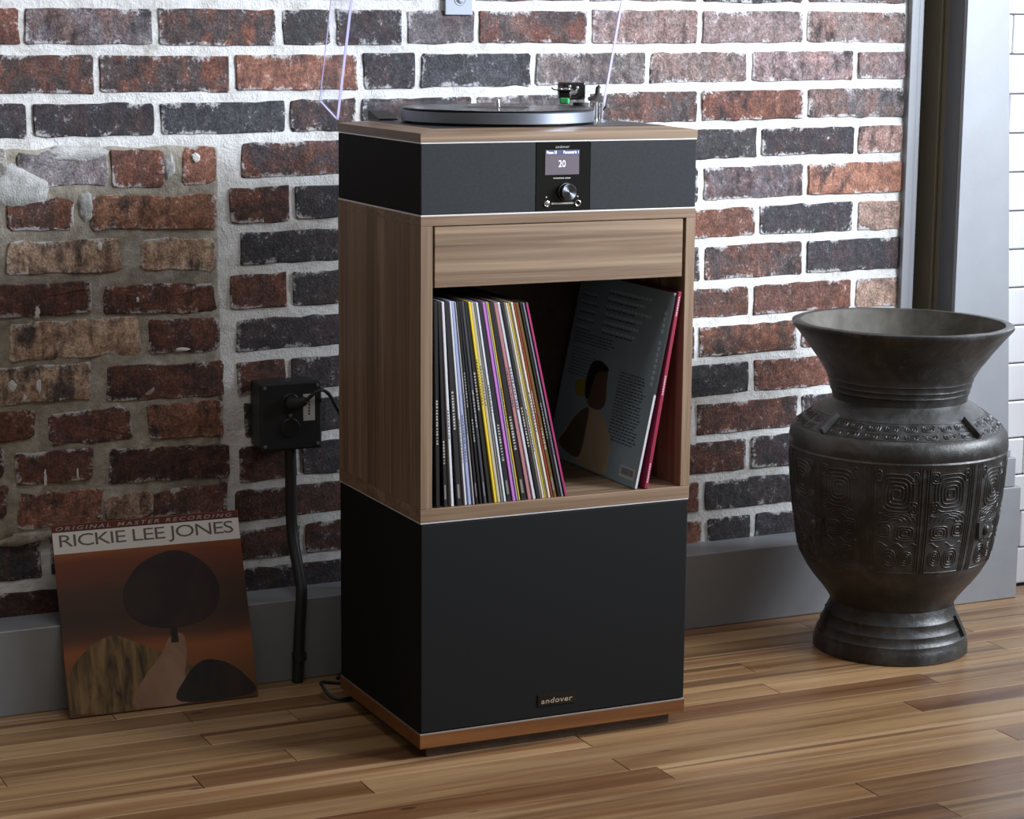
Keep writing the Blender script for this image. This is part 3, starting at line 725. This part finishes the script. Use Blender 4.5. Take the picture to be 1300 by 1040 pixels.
# ================================================================== RECORD SLEEVES ON THE SHELF
# photo columns of the spine foot, spine colour, description
SP = [((549.8, 556.5), (.012, .012, .013), 'black'), ((557.2, 563.4), (.016, .015, .015), 'black'), ((563.8, 568.9), (.62, .62, .65), 'white'), ((569.6, 578), (.02, .018, .02), 'black'),
      ((578.7, 582.6), (.60, .60, .63), 'white'), ((583, 588.3), (.36, .40, .62), 'pale blue'), ((589, 591.7), (.42, .41, .40), 'grey'), ((592.3, 596.3), (.018, .017, .018), 'black'),
      ((596.8, 601.3), (.014, .014, .015), 'black'), ((601.8, 606.7), (.055, .055, .065), 'charcoal'), ((607, 613.3), (.02, .02, .017), 'black'), ((613.6, 618.2), (.72, .52, .03), 'bright yellow'),
      ((619, 624.4), (.50, .44, .32), 'cream'), ((624.8, 627.6), (.30, .31, .33), 'grey'), ((627.8, 631.8), (.60, .64, .68), 'white'), ((632.4, 640), (.02, .019, .022), 'black'),
      ((640.8, 646.2), (.50, .17, .55), 'bright violet'), ((646.4, 648.9), (.38, .36, .46), 'lilac grey'), ((649.2, 652), (.60, .44, .04), 'bright yellow'), ((652.6, 661.6), (.018, .015, .017), 'black'),
      ((662.3, 668.4), (.40, .18, .19), 'dusty pink'), ((669.6, 674.9), (.62, .61, .67), 'white'), ((675.5, 681.4), (.014, .015, .017), 'black'), ((681.8, 684.2), (.30, .25, .19), 'tan'),
      ((684.6, 688.2), (.60, .58, .54), 'white'), ((688.4, 690.8), (.62, .46, .06), 'bright yellow'), ((691, 693.6), (.24, .20, .14), 'tan'), ((694, 698.4), (.66, .60, .48), 'cream'),
      ((698.7, 702.2), (.26, .045, .025), 'brick red'), ((702.5, 708.2), (.14, .075, .015), 'ochre'), ((708.6, 712.4), (.015, .015, .016), 'black'), ((712.6, 716.6), (.22, .24, .26), 'silver'), ((716.9, 720.8), (.36, .03, .13), 'crimson')]
TOPX = [(549, 549), (566, 553.5), (580, 560), (616, 581.5), (629, 592), (643.5, 603.5), (665, 620), (672, 625), (718.5, 667), (722, 670)]
def interp(t, x):
    for (a, b), (c, d) in zip(t, t[1:]):
        if x <= c: return b + (d - b) * (x - a) / (c - a)
    return t[-1][1]
def stack_at(px, py, y):
    d = ray(px, py); nrm_ = Vector((-sa, ca, 0)); t = (y - nrm_.dot(CAM)) / nrm_.dot(d); return to_stack(CAM + d * t)
ordn = lambda k: '%d%s' % (k, 'th' if 10 <= k % 100 <= 20 else {1: 'st', 2: 'nd', 3: 'rd'}.get(k % 10, 'th'))
SHZ = Z_S3 + .0212
LP = .3135
NS = len(SP)
rs_ = random.Random(3)
prev = None
feet = []
for i, ((a, b), col, nm) in enumerate(SP):
    mid = (a + b) / 2
    P = stack_at(mid, 641 - (mid - 566) * 11 / 152, .008); Q = stack_at(interp(TOPX, mid), 376 + (mid - 566) * 4 / 152, .008)
    lean = math.atan2(P.x - Q.x, LP)
    feet.append([P.x, lean, max(.0022, (b - a) * .00119 * .76)])
# pack so that the sleeves touch near their tops and fan out at the foot, none cutting another
for i in range(NS):
    x, l, t = feet[i]
    if i == 0:
        feet[i][0] = max(x, T + t + .004 + LP * math.sin(l) ); feet[i][1] = l
    else:
        xp, lp, tp = feet[i - 1]
        l = max(l, lp); feet[i][1] = l
        need = xp - LP * math.sin(lp) + t / math.cos(l) + .0002 + LP * math.sin(l)
        feet[i][0] = max(x, need, xp + t / math.cos(l) + .0002)
print('sleeves foot', [round(f[0], 4) for f in feet][:3], feet[-1])
for i, ((a, b), col, nm) in enumerate(SP):
    x, lean, t = feet[i]
    dy = .0045 + rs_.random() * .0016
    y = dy
    mat = flat('sleeve_%d' % i, col, .42)
    o = bpy.data.objects.new('record_sleeve', None); COL.objects.link(o); o.empty_display_size = .02
    wp = Matrix.Rotation(ANG, 4, 'Z') @ Vector((x, y, SHZ + .0003)); o.location = wp; o.rotation_euler = (0, -lean, ANG)
    k = NS - i
    if k == 1: lb = 'crimson-spined record sleeve at the free leaning end of the shelf row'
    else: lb = '%s-spined record sleeve leaning in the shelf row, %s counting from the crimson-spined end' % (nm, ordn(k))
    tag(o, lb, 'record', 'record sleeves leaning in the rack row')
    h = LP - rs_.random() * .0015
    box('jacket', -t, 0, 0, .312, 0, h, mat if k > 1 else M['black_soft'], o, min(.0008, t * .3))
    if k == 1: box('spine', -t + .0002, -.0002, -.0006, .0012, .001, h - .001, mat, o, 0)
    # lettering on the spines too small to read: short print marks
    dark = sum(col) / 3 < .2
    pm = flat('spine_print_light', (.45, .43, .40), .5) if dark else flat('spine_print_dark', (.06, .06, .07), .5)
    if t > .0028 and nm not in ('bright violet', 'crimson', 'cream') or i % 3 == 0:
        zc_ = rs_.uniform(.06, .16); vs, fs = [], []
        for q in range(rs_.randint(8, 16)):
            hh = rs_.uniform(.0016, .0034)
            za, zb_ = zc_ + q * .0046, zc_ + q * .0046 + hh; xa, xb_ = -t * .72, -t * .30
            s0 = len(vs); vs += [(xa, -.0001, za), (xb_, -.0001, za), (xb_, -.0001, zb_), (xa, -.0001, zb_)]; fs.append((s0, s0 + 1, s0 + 2, s0 + 3))
        mobj('spine_print', vs, fs, pm, o)['kind'] = 'stuff'
    if dark and i % 2 == 1:
        vs = [(-t * .75, -.0001, .012), (-t * .3, -.0001, .012), (-t * .3, -.0001, .034), (-t * .75, -.0001, .034)]
        mobj('spine_print', vs, [(0, 1, 2, 3)], flat('spine_print_mid', (.20, .19, .18), .5), o)

# two sleeves leaning the other way: blue-grey back cover and crimson gatefold
gx, gl = .3663, math.atan2(.0644, .3080)
gs = empty('record_sleeve'); gs.location = Matrix.Rotation(ANG, 4, 'Z') @ Vector((gx, .005, SHZ + .001)); gs.rotation_euler = (0, gl, ANG)
tag(gs, 'blue-grey record sleeve showing its printed back cover with a portrait and barcode', 'record')
n = NT('blue_grey_cover'); v = n.coord((1, 1, 1)); n.base(n.ramp(n.noise(v, 9, 3), [(.3, (.29, .36, .405)), (.7, (.35, .42, .465))])); n.set(Roughness=.42); M['cover_blue'] = n.m
GT = .0042
box('jacket', 0, GT, 0, .314, 0, .3135, M['cover_blue'], gs, .0006)
gm = lambda u, v, w: (-w, u * .314, v * .3135)
box('spine', .0002, GT - .0002, -.0003, .0002, .002, .15, flat('spine_white', (.52, .52, .53), .45), gs, 0)
box('spine', .0002, GT - .0002, -.0003, .0002, .152, .31, flat('spine_black', (.02, .02, .022), .45), gs, 0)
inkl = flat('cover_ink_light', (.55, .62, .66), .45); inkd = flat('cover_ink_dark', (.05, .06, .07), .45)
def lines(u0, u1, v0, rows, dv, hgt, mat, ragged=.3):
    """rows of print too small to read, joined as one part"""
    vs, fs = [], []
    for r in range(rows):
        u = u0; end = u0 + (u1 - u0) * (1 - rs_.random() * ragged)
        while u < end:
            wd = rs_.uniform(.012, .045); v_ = v0 - r * dv
            s0 = len(vs); vs += [gm(1 - a_, b_, .0002) for a_, b_ in ((u, v_), (min(u + wd, end), v_), (min(u + wd, end), v_ - hgt), (u, v_ - hgt))]
            fs.append((s0, s0 + 1, s0 + 2, s0 + 3)); u += wd + .008
    mobj('cover_print', vs, fs, mat, gs)['kind'] = 'stuff'
lines(.34, .84, .945, 6, .042, .014, inkl); lines(.34, .70, .925, 6, .042, .006, inkd)
lines(.05, .24, .90, 5, .045, .008, inkl); lines(.05, .28, .885, 5, .045, .005, inkd)
lines(.05, .62, .685, 4, .016, .005, inkd); lines(.06, .34, .60, 9, .017, .004, inkd)
lines(.62, .92, .545, 22, .0165, .0055, inkd, .15); lines(.20, .50, .095, 3, .016, .005, inkl)
for i in range(13):
    v_ = .90 - i * .030
    if i not in (4,): patch('cover_print', [(.055, v_), (.030, v_), (.030, v_ - .020), (.055, v_ - .020)], inkl, gs, gm)
fig = lambda name, pts, col, w=.0004: patch(name, [(u, v_) for u, v_ in smooth_loop(pts, 4)], flat(name + '_ink', col, .45), gs, gm, .00005, w)
fig('cover_patch_yellow', [(.83, .425), (.70, .45), (.69, .37), (.80, .36)], (.42, .30, .03))
fig('portrait_jacket', [(.64, .325), (.47, .30), (.40, .24), (.345, .19), (.325, .06), (.34, .012), (.60, .012), (.80, .06), (.90, .09), (.86, .15), (.78, .24)], (.58, .42, .27))
fig('portrait_jacket_shade', [(.64, .315), (.62, .20), (.64, .05), (.80, .055), (.89, .09), (.84, .15), (.77, .24)], (.13, .09, .062), .0006)
fig('portrait_head', [(.50, .33), (.47, .37), (.495, .46), (.51, .53), (.60, .555), (.69, .53), (.71, .45), (.68, .37), (.64, .325), (.56, .315)], (.17, .085, .055), .0008)
fig('portrait_hair', [(.50, .53), (.60, .566), (.69, .545), (.72, .46), (.70, .37), (.66, .36), (.645, .43), (.62, .50)], (.018, .014, .012), .0010)
patch('barcode', [(.185, .092), (.030, .092), (.030, .035), (.185, .035)], flat('barcode_paper', (.55, .54, .52), .5), gs, gm)
vs, fs = [], []
u = .170
while u > .05:
    wd = rs_.choice([.003, .005, .008]); s0 = len(vs); vs += [gm(a_, b_, .0004) for a_, b_ in ((u, .084), (u - wd, .084), (u - wd, .050), (u, .050))]; fs.append((s0, s0 + 1, s0 + 2, s0 + 3)); u -= wd + rs_.choice([.004, .006])
mobj('barcode_bars', vs, fs, inkd, gs)['kind'] = 'stuff'
cs = empty('record_sleeve'); cl_ = math.atan2(.0516, .3115)
cs.location = Matrix.Rotation(ANG, 4, 'Z') @ Vector((gx + .0155, .002, SHZ + .001)); cs.rotation_euler = (0, cl_ + .008, ANG)
tag(cs, 'thick crimson record sleeve leaning behind the blue-grey back cover against the rack side', 'record')
box('jacket', 0, .0068, 0, .314, 0, .3140, flat('crimson_board', (.26, .018, .05), .4), cs, .001)
vs, fs = [], []
for z_ in (.010, .150, .275):
    for q in range(8):
        za = z_ + q * .0040; s0 = len(vs); vs += [(.0024, -.0001, za), (.0046, -.0001, za), (.0046, -.0001, za + .003), (.0024, -.0001, za + .003)]; fs.append((s0, s0 + 1, s0 + 2, s0 + 3))
mobj('spine_print', vs, fs, flat('crimson_print', (.55, .40, .42), .5), cs)['kind'] = 'stuff'

# ================================================================== ALBUM SLEEVE LEANING ON THE BASEBOARD
sl0, sl1 = Vector((-.4320, .421, 0)), Vector((-.1160, .412, 0))
U = (sl1 - sl0); SW = U.length; U.normalize()
lean = math.radians(19.6)
al = empty('album_sleeve', sl0 + Vector((0, 0, .0016)), (-lean, 0, math.atan2(U.y, U.x)))
tag(al, 'square album sleeve with white title band leaning on the baseboard', 'record')
n = NT('sunset_print'); v = n.coord((1, 1, 1)); sx = n.new('ShaderNodeSeparateXYZ'); n.link(v, sx.inputs[0])
f = n.math('ADD', n.math('MULTIPLY', sx.outputs['Z'], 3.17), n.math('MULTIPLY', n.noise(n.coord((2.5, 2.5, 16)), 1.0, 3), .14))
n.base(n.ramp(f, [(.07, (.12, .045, .02)), (.26, (.20, .075, .025)), (.38, (.30, .095, .03)), (.46, (.10, .04, .022)), (.56, (.055, .030, .022)), (.70, (.075, .035, .022)), (.86, (.17, .045, .02)), (.94, (.34, .11, .03))]))
n.set(Roughness=.38); M['sunset'] = n.m
box('jacket', 0, SW, 0, .0040, 0, .3150, M['sunset'], al, .0006)
am = lambda u, v, w: (u * SW, -w, v * .315)
patch('red_band', [(.002, .958), (.998, .958), (.998, .9975), (.002, .9975)], flat('band_red', (.105, .022, .016), .4), al, am)
patch('white_band', [(.002, .845), (.998, .845), (.998, .958), (.002, .958)], flat('band_white', (.76, .73, .68), .4), al, am)
am2 = lambda u, v, w: am(u, v, w + .0003)
lettering('band_lettering', 'ORIGINAL MASTER RECORDING', .022, .965, .967, .020, flat('band_ink_pale', (.45, .36, .33), .4), al, am2, 1.35, .25, .004)
lettering('title_lettering', 'RICKIE LEE JONES', .035, .965, .861, .083, flat('title_ink', (.125, .115, .095), .4), al, am2, .88, 0, -.004)
# plain stand-in for the cover picture: soft shapes in its colours
ab = lambda name, pts, col, w: patch(name, [(min(.996, max(.004, u)), min(.996, max(.004, v_))) for u, v_ in smooth_loop(pts, 5)], flat(name + '_ink', col, .4), al, am, .00005, w)
def grad_ink(name, c0, c1, sc):
    n = NT(name); n.base(n.ramp(n.noise(n.coord(sc), 1.0, 4, .6, .5), [(.34, c0), (.66, c1)])); n.set(Roughness=.4); M[name + '_ink'] = n.m; M[name + '_ink'].name = name
grad_ink('picture_gold', (.045, .025, .012), (.27, .165, .065), (75, 10, 14)); grad_ink('picture_tan', (.20, .095, .055), (.36, .21, .14), (9, 9, 9))
grad_ink('picture_maroon', (.020, .012, .013), (.048, .022, .022), (8, 8, 8)); grad_ink('picture_dark', (.012, .010, .010), (.035, .020, .015), (30, 10, 8))
ab('picture_gold', [(.02, .02), (.02, .22), (.12, .34), (.26, .40), (.40, .34), (.56, .26), (.70, .16), (.74, .02)], (0, 0, 0), .0003)
ab('picture_tan', [(.34, .02), (.40, .16), (.50, .27), (.56, .36), (.63, .37), (.64, .27), (.62, .15), (.66, .02)], (0, 0, 0), .0004)
ab('picture_dark', [(.58, .02), (.62, .14), (.72, .22), (.84, .20), (.94, .12), (.97, .02)], (0, 0, 0), .0005)
patch('picture_trunk', [(.565, .33), (.605, .33), (.60, .50), (.57, .50)], M['picture_dark_ink'], al, am, .00005, .0005)
ab('picture_maroon', [(.36, .50), (.34, .62), (.42, .74), (.54, .80), (.66, .81), (.78, .74), (.85, .62), (.83, .50), (.74, .43), (.60, .41), (.46, .43)], (0, 0, 0), .0007)

# ================================================================== BRONZE VASE
VX, VY = 1.036, .240
vz = tag(empty('bronze_vase', (VX, VY, 0)), 'large dark bronze vase with flared rim and relief bands', 'vase')
foot = [(0, .004), (.110, .004), (.134, 0), (.1390, .001), (.1398, .012), (.1375, .022), (.1345, .0285), (.1350, .031), (.1325, .034), (.1275, .045), (.1285, .0475), (.1262, .0505), (.1190, .064), (.1200, .0665), (.1172, .0695), (.1130, .080), (.1105, .089)]
body = [(.1105, .089), (.1175, .101), (.1290, .1165), (.1430, .133), (.1560, .151), (.1640, .1655), (.1655, .168), (.1670, .171), (.1725, .188), (.1785, .2200), (.1850, .2650), (.1895, .310), (.1922, .350), (.1930, .3700), (.1945, .3730), (.1930, .3760), (.1945, .3790), (.1940, .3900), (.1915, .4030), (.1860, .4100), (.1700, .4220), (.1500, .4370), (.1340, .4490), (.1240, .4550), (.1195, .4590)]
neck = [(.1195, .4590), (.1205, .4680), (.1228, .4730), (.1240, .4745), (.1232, .4770), (.1252, .4830), (.1266, .4845), (.1258, .4870), (.1282, .4940), (.1296, .4955), (.1290, .4985), (.1412, .5200), (.1640, .5510), (.1820, .5740), (.1925, .5860), (.1955, .5905), (.1950, .5945), (.1900, .5965), (.1800, .5955)]
inner = [(.1800, .5955), (.1770, .5900), (.1620, .5680), (.1380, .5330), (.1200, .5000), (.1120, .4700), (.1120, .4450), (.150, .405), (.178, .360), (.170, .25), (.12, .13), (0, .11)]
def organic(o, amp):
    for v_ in o.data.vertices:
        k = noise.noise(v_.co * 14) * amp + noise.noise(v_.co * 45) * amp * .4
        r = math.hypot(v_.co.x, v_.co.y)
        if r > .02: v_.co.x *= 1 + k / r; v_.co.y *= 1 + k / r
        v_.co.z += noise.noise(v_.co * 11 + Vector((5, 5, 5))) * amp * .4
def fine(pr):
    out = []
    for (a, b), (c, d) in zip(pr, pr[1:]):
        m = max(1, int(math.hypot(c - a, d - b) / .009))
        for q in range(m): out.append((a + (c - a) * q / m, b + (d - b) * q / m))
    return out + [pr[-1]]
o = lathe('foot', fine(foot), M['bronze'], vz, 96, auto=50); organic(o, .0014)
o = lathe('body', fine(body), M['bronze'], vz, 120, auto=50)
o = lathe('neck', fine(neck), M['bronze'], vz, 120, auto=50)
o = lathe('inside', fine(inner), M['bronze_in'], vz, 96, auto=60)
for v_ in [c for c in vz.children if c.name.startswith('neck')][0].data.vertices:
    v_.co.z += max(0, v_.co.z - .5) * (-.16) * v_.co.x * .6 + noise.noise(v_.co * 16) * .0009
for v_ in o.data.vertices: v_.co.z += max(0, v_.co.z - .5) * (-.16) * v_.co.x * .6
def prof_r(z):
    for (a, b), (c, d) in zip(body, body[1:]):
        if b <= z <= d: return a + (c - a) * (z - b) / max(1e-9, d - b)
    return body[-1][0]
def surf(th, z, off=0.0):
    r = prof_r(z) + off; return Vector((r * math.cos(th), r * math.sin(th), z))
def ridge(bm, path, w, h):
    """raised line following the vessel wall; path holds (angle, height) pairs"""
    prev_ = None; R_ = []
    for i, (th, z) in enumerate(path):
        p = surf(th, z); q0 = surf(*path[max(0, i - 1)]); q1 = surf(*path[min(len(path) - 1, i + 1)])
        d = (q1 - q0)
        if d.length < 1e-7: d = Vector((0, 0, 1))
        d.normalize(); nn = (surf(th, z + .002) - surf(th, z - .002)).cross(Vector((-math.sin(th), math.cos(th), 0))); nn.normalize()
        if nn.dot(Vector((math.cos(th), math.sin(th), 0))) < 0: nn = -nn
        s = d.cross(nn).normalized()
        R_.append([bm.verts.new(p - s * w - nn * .0006), bm.verts.new(p - s * w * .45 + nn * h), bm.verts.new(p + s * w * .45 + nn * h), bm.verts.new(p + s * w - nn * .0006)])
    for a, b in zip(R_, R_[1:]):
        for k in range(3): bm.faces.new((a[k], a[k + 1], b[k + 1], b[k]))
def sqspiral(cu, cv, su, sv, turns, sgn=1, start=0.0, pts=28, sq=4.0):
    """rounded square spiral around (cu,cv), half sizes su,sv in metres"""
    out = []
    for i in range(int(turns * pts) + 1):
        a = start + 2 * PI * i / pts * sgn; k = 1 - .88 * i / (turns * pts)
        c, s = math.cos(a), math.sin(a); rr = 1 / (abs(c) ** sq + abs(s) ** sq) ** (1 / sq)
        out.append((cu + su * k * rr * c, cv + sv * k * rr * s))
    return out
bm = bmesh.new(); RV = .185
NP = 6
for pnl in range(NP):
    t0 = pnl * 2 * PI / NP + .16
    def put(path, w=.0013, h=.0016, mir=False):
        for sg in (1, -1):
            ridge(bm, [(t0 + sg * u / RV, v_) for u, v_ in path], w, h)
    # border columns, body curls, crest arcs, beak and lower scrolls, mirrored about the panel axis
    for u in (.004, .0085): put([(u, .178 + k * .0118) for k in range(17)])
    for u in (.083, .0875, .092): put([(u, .176 + k * .0121) for k in range(17)], .0011, .0013)
    put(sqspiral(.046, .322, .030, .036, 4.6, 1, .6)); put(sqspiral(.066, .256, .013, .015, 2.6, -1, 2.0))
    put(sqspiral(.030, .252, .019, .014, 3.0, 1, 4.0)); put(sqspiral(.026, .206, .013, .016, 3.2, -1, 1.0, 20, 2.0)); put(sqspiral(.058, .205, .016, .020, 3.4, 1, 3.0, 24, 2.6))
    put(sqspiral(.018, .352, .009, .012, 2.4, -1, 0)); put(sqspiral(.076, .352, .005, .013, 1.8, 1, 0)); put(sqspiral(.018, .295, .008, .014, 2.2, 1, 0))
    for k in range(4):
        rr = .006 + k * .0042
        put([(.048 + rr * math.cos(a * PI / 14) * 1.9, .272 + rr * math.sin(a * PI / 14)) for a in range(15)], .0011, .0013)
    put([(.010 + k * .004, .230 + .004 * math.sin(k * .9)) for k in range(18)], .0013, .0016)
    put([(.012 + k * .004, .284 - .003 * math.sin(k * .7)) for k in range(17)], .0012, .0014)
    put([(.010 + k * .005, .178) for k in range(15)], .0012, .0014)
rel = bobj('body_relief', bm, M['bronze'], vz, smooth=True); rel['kind'] = 'stuff'
bm = bmesh.new()
for k in range(16):
    t0 = k * 2 * PI / 16
    for sg in (1, -1):
        ridge(bm, [(t0 + sg * (u + .0005) / .160, v_) for u, v_ in sqspiral(.015, .4292, .0125, .0048, 2.6, 1, .5, 22)], .0013, .0016)
        ridge(bm, [(t0 + sg * (u + .0005) / .175, v_) for u, v_ in sqspiral(.016, .4175, .0135, .0040, 2.2, -1, 2.5, 22)], .0013, .0016)
for z_ in (.4125, .4365):
    ridge(bm, [(k * 2 * PI / 90, z_) for k in range(91)], .0011, .0014)
rel2 = bobj('shoulder_relief', bm, M['bronze'], vz, smooth=True); rel2['kind'] = 'stuff'
# bosses on trapezoid plates, shoulder fins and foot fin
toCam = math.atan2(CAM.y - VY, CAM.x - VX)
for k, da in enumerate((.97, -.85, 2.7, -2.4)):
    th = toCam + da
    rr = prof_r(.248) + .0012
    fr_ = Matrix.Translation((rr * math.cos(th), rr * math.sin(th), .248)) @ Matrix.Rotation(th + PI / 2, 4, 'Z') @ Matrix.Rotation(.10, 4, 'X')
    vs = [(-.019, 0, .015), (.022, 0, .013), (.017, 0, -.016), (-.013, 0, -.015)]
    vsb = [fr_ @ Vector((a, -.004, c)) for a, b, c in vs] + [fr_ @ Vector((a * 1.1, .008, c * 1.1)) for a, b, c in vs]
    mobj('boss_plate', vsb, [(0, 1, 2, 3), (0, 4, 5, 1), (1, 5, 6, 2), (2, 6, 7, 3), (3, 7, 4, 0)], M['bronze'], vz)
    bm = bmesh.new(); bmesh.ops.create_uvsphere(bm, u_segments=18, v_segments=12, radius=1.0, matrix=fr_ @ Matrix.Translation((.003, -.004, 0)) @ Matrix.Diagonal((.0072, .0075, .0098, 1)))
    bobj('boss', bm, M['bronze'], vz, smooth=True)
def fin(th, zc_, length, width, thick, slope, name, roff=0.0):
    rr = prof_r(zc_) + roff if zc_ > .1 else .128 + roff
    fr_ = Matrix.Translation((rr * math.cos(th), rr * math.sin(th), zc_)) @ Matrix.Rotation(th, 4, 'Z') @ Matrix.Rotation(slope, 4, 'Y')
    bm = bmesh.new(); add_box(bm, -length / 2, length / 2, -thick / 2, thick / 2, -.008, width, .0008, 1, fr_)
    return bobj(name, bm, M['bronze'], vz)
for da in (-.78, .84, 2.36, -2.36): fin(toCam + da, .4250, .046, .011, .0085, math.atan2(.030, .042), 'shoulder_fin')
for da in (1.28, -1.2, 2.9): fin(toCam + da, .052, .040, .008, .012, 1.10, 'foot_fin', -.004)

# ================================================================== WALL BOX, CONDUIT AND CORDS
jb = tag(empty('outlet_box', (-.0215, YM, .40)), 'black square outlet box on the bricks with conduit running down to the floor', 'outlet')
# box stands off the wall on a back plate
box('back_box', -.052, .052, -.058, -.004, 0, .112, M['conduit'], jb, .004, 2)
cp = box('cover_plate', -.055, .055, -.066, -.0582, -.003, .114, M['conduit'], jb, .004, 2)
for zc_ in (.078, .036):
    lathe('socket', [(0, 0), (.0165, 0), (.0165, .0022), (.0155, .003), (0, .003)], M['black'], cp, 28, (-.002, -.066, zc_), 30, (PI / 2, 0, 0))
for x_, z_ in ((-.047, .106), (.047, .106), (-.047, .006), (.047, .006), (-.002, .057)):
    lathe('screw', [(0, 0), (.0032, 0), (.0028, .0014), (0, .0018)], flat('screw_dull', (.16, .16, .17), .35), cp, 14, (x_, -.066, z_), 30, (PI / 2, 0, 0))
box('paper_label', .021, .042, -.0664, -.0661, .046, .092, M['label'], cp, 0)
vs, fs = [], []
for q in range(6):
    s0 = len(vs); za = .056 + q * .0052; vs += [(.030, -.0666, za), (.0335, -.0666, za), (.0335, -.0666, za + .0034), (.030, -.0666, za + .0034)]; fs.append((s0, s0 + 1, s0 + 2, s0 + 3))
mobj('label_print', vs, fs, inkd, cp)['kind'] = 'stuff'
jx = -.0215; off = YM
P = lambda x, y, z: (x - jx, y - YM, z - .40)
tube('conduit', [P(-.0125, .530, .402), P(-.0125, .530, .30), P(-.0135, .520, .24), P(-.016, .478, .175), P(-.0185, .4655, .150), P(-.022, .4655, .10), P(-.027, .4655, .001)], .0098, M['conduit'], jb, 16)
lathe('conduit_clamp', [(.0098, -.006), (.0125, -.006), (.0125, .006), (.0098, .006)], M['conduit'], jb, 20, P(-.0235, .4655, .045))
# plug and cord into the box, running behind the rack
pc_ = tag(empty('power_cord', (-.0215, YM, .40)), 'black power cord plugged in the outlet box and running behind the rack', 'cord')
tube('plug', [(-.002, -.069, .078), (.006, -.082, .080), (.018, -.090, .085)], [.0125, .011, .0065], M['rubber'], pc_, 14)
tube('cord', [(.018, -.090, .085), (.030, -.093, .096), (.046, -.088, .101), (.062, -.078, .092), (.080, -.060, .070), (.100, -.045, .030), (.110, -.050, -.10), (.105, -.060, -.36), (.06, -.12, -.396)], .0032, M['rubber'], pc_, 10)
fc = tag(tube('floor_cord', [(.06, .395, .005), (.02, .400, .010), (-.012, .385, .020), (-.022, .36, .022), (-.014, .335, .008), (.010, .330, .004), (.05, .36, .004)], .003, M['rubber'], None, 10), 'thin black cord looping on the floor behind the subwoofer corner', 'cord')
# small grey plate on the bricks above the player
wp_ = tag(empty('wall_plate', (.3115, YM, 1.152)), 'small grey metal plate with round boss fixed on the bricks above the turntable', 'plate')
box('plate', -.026, .026, -.0085, -.004, -.027, .045, flat('plate_grey', (.33, .36, .41), .5), wp_, .0015, 2)
lathe('boss', [(0, .0035), (.004, .0035), (.0065, .0012), (.0085, 0), (.0105, .0010), (.0115, 0), (0, -.001)], flat('plate_grey', (.33, .36, .41), .5), wp_, 28, (.002, -.0085, 0), 40, (PI / 2, 0, 0))
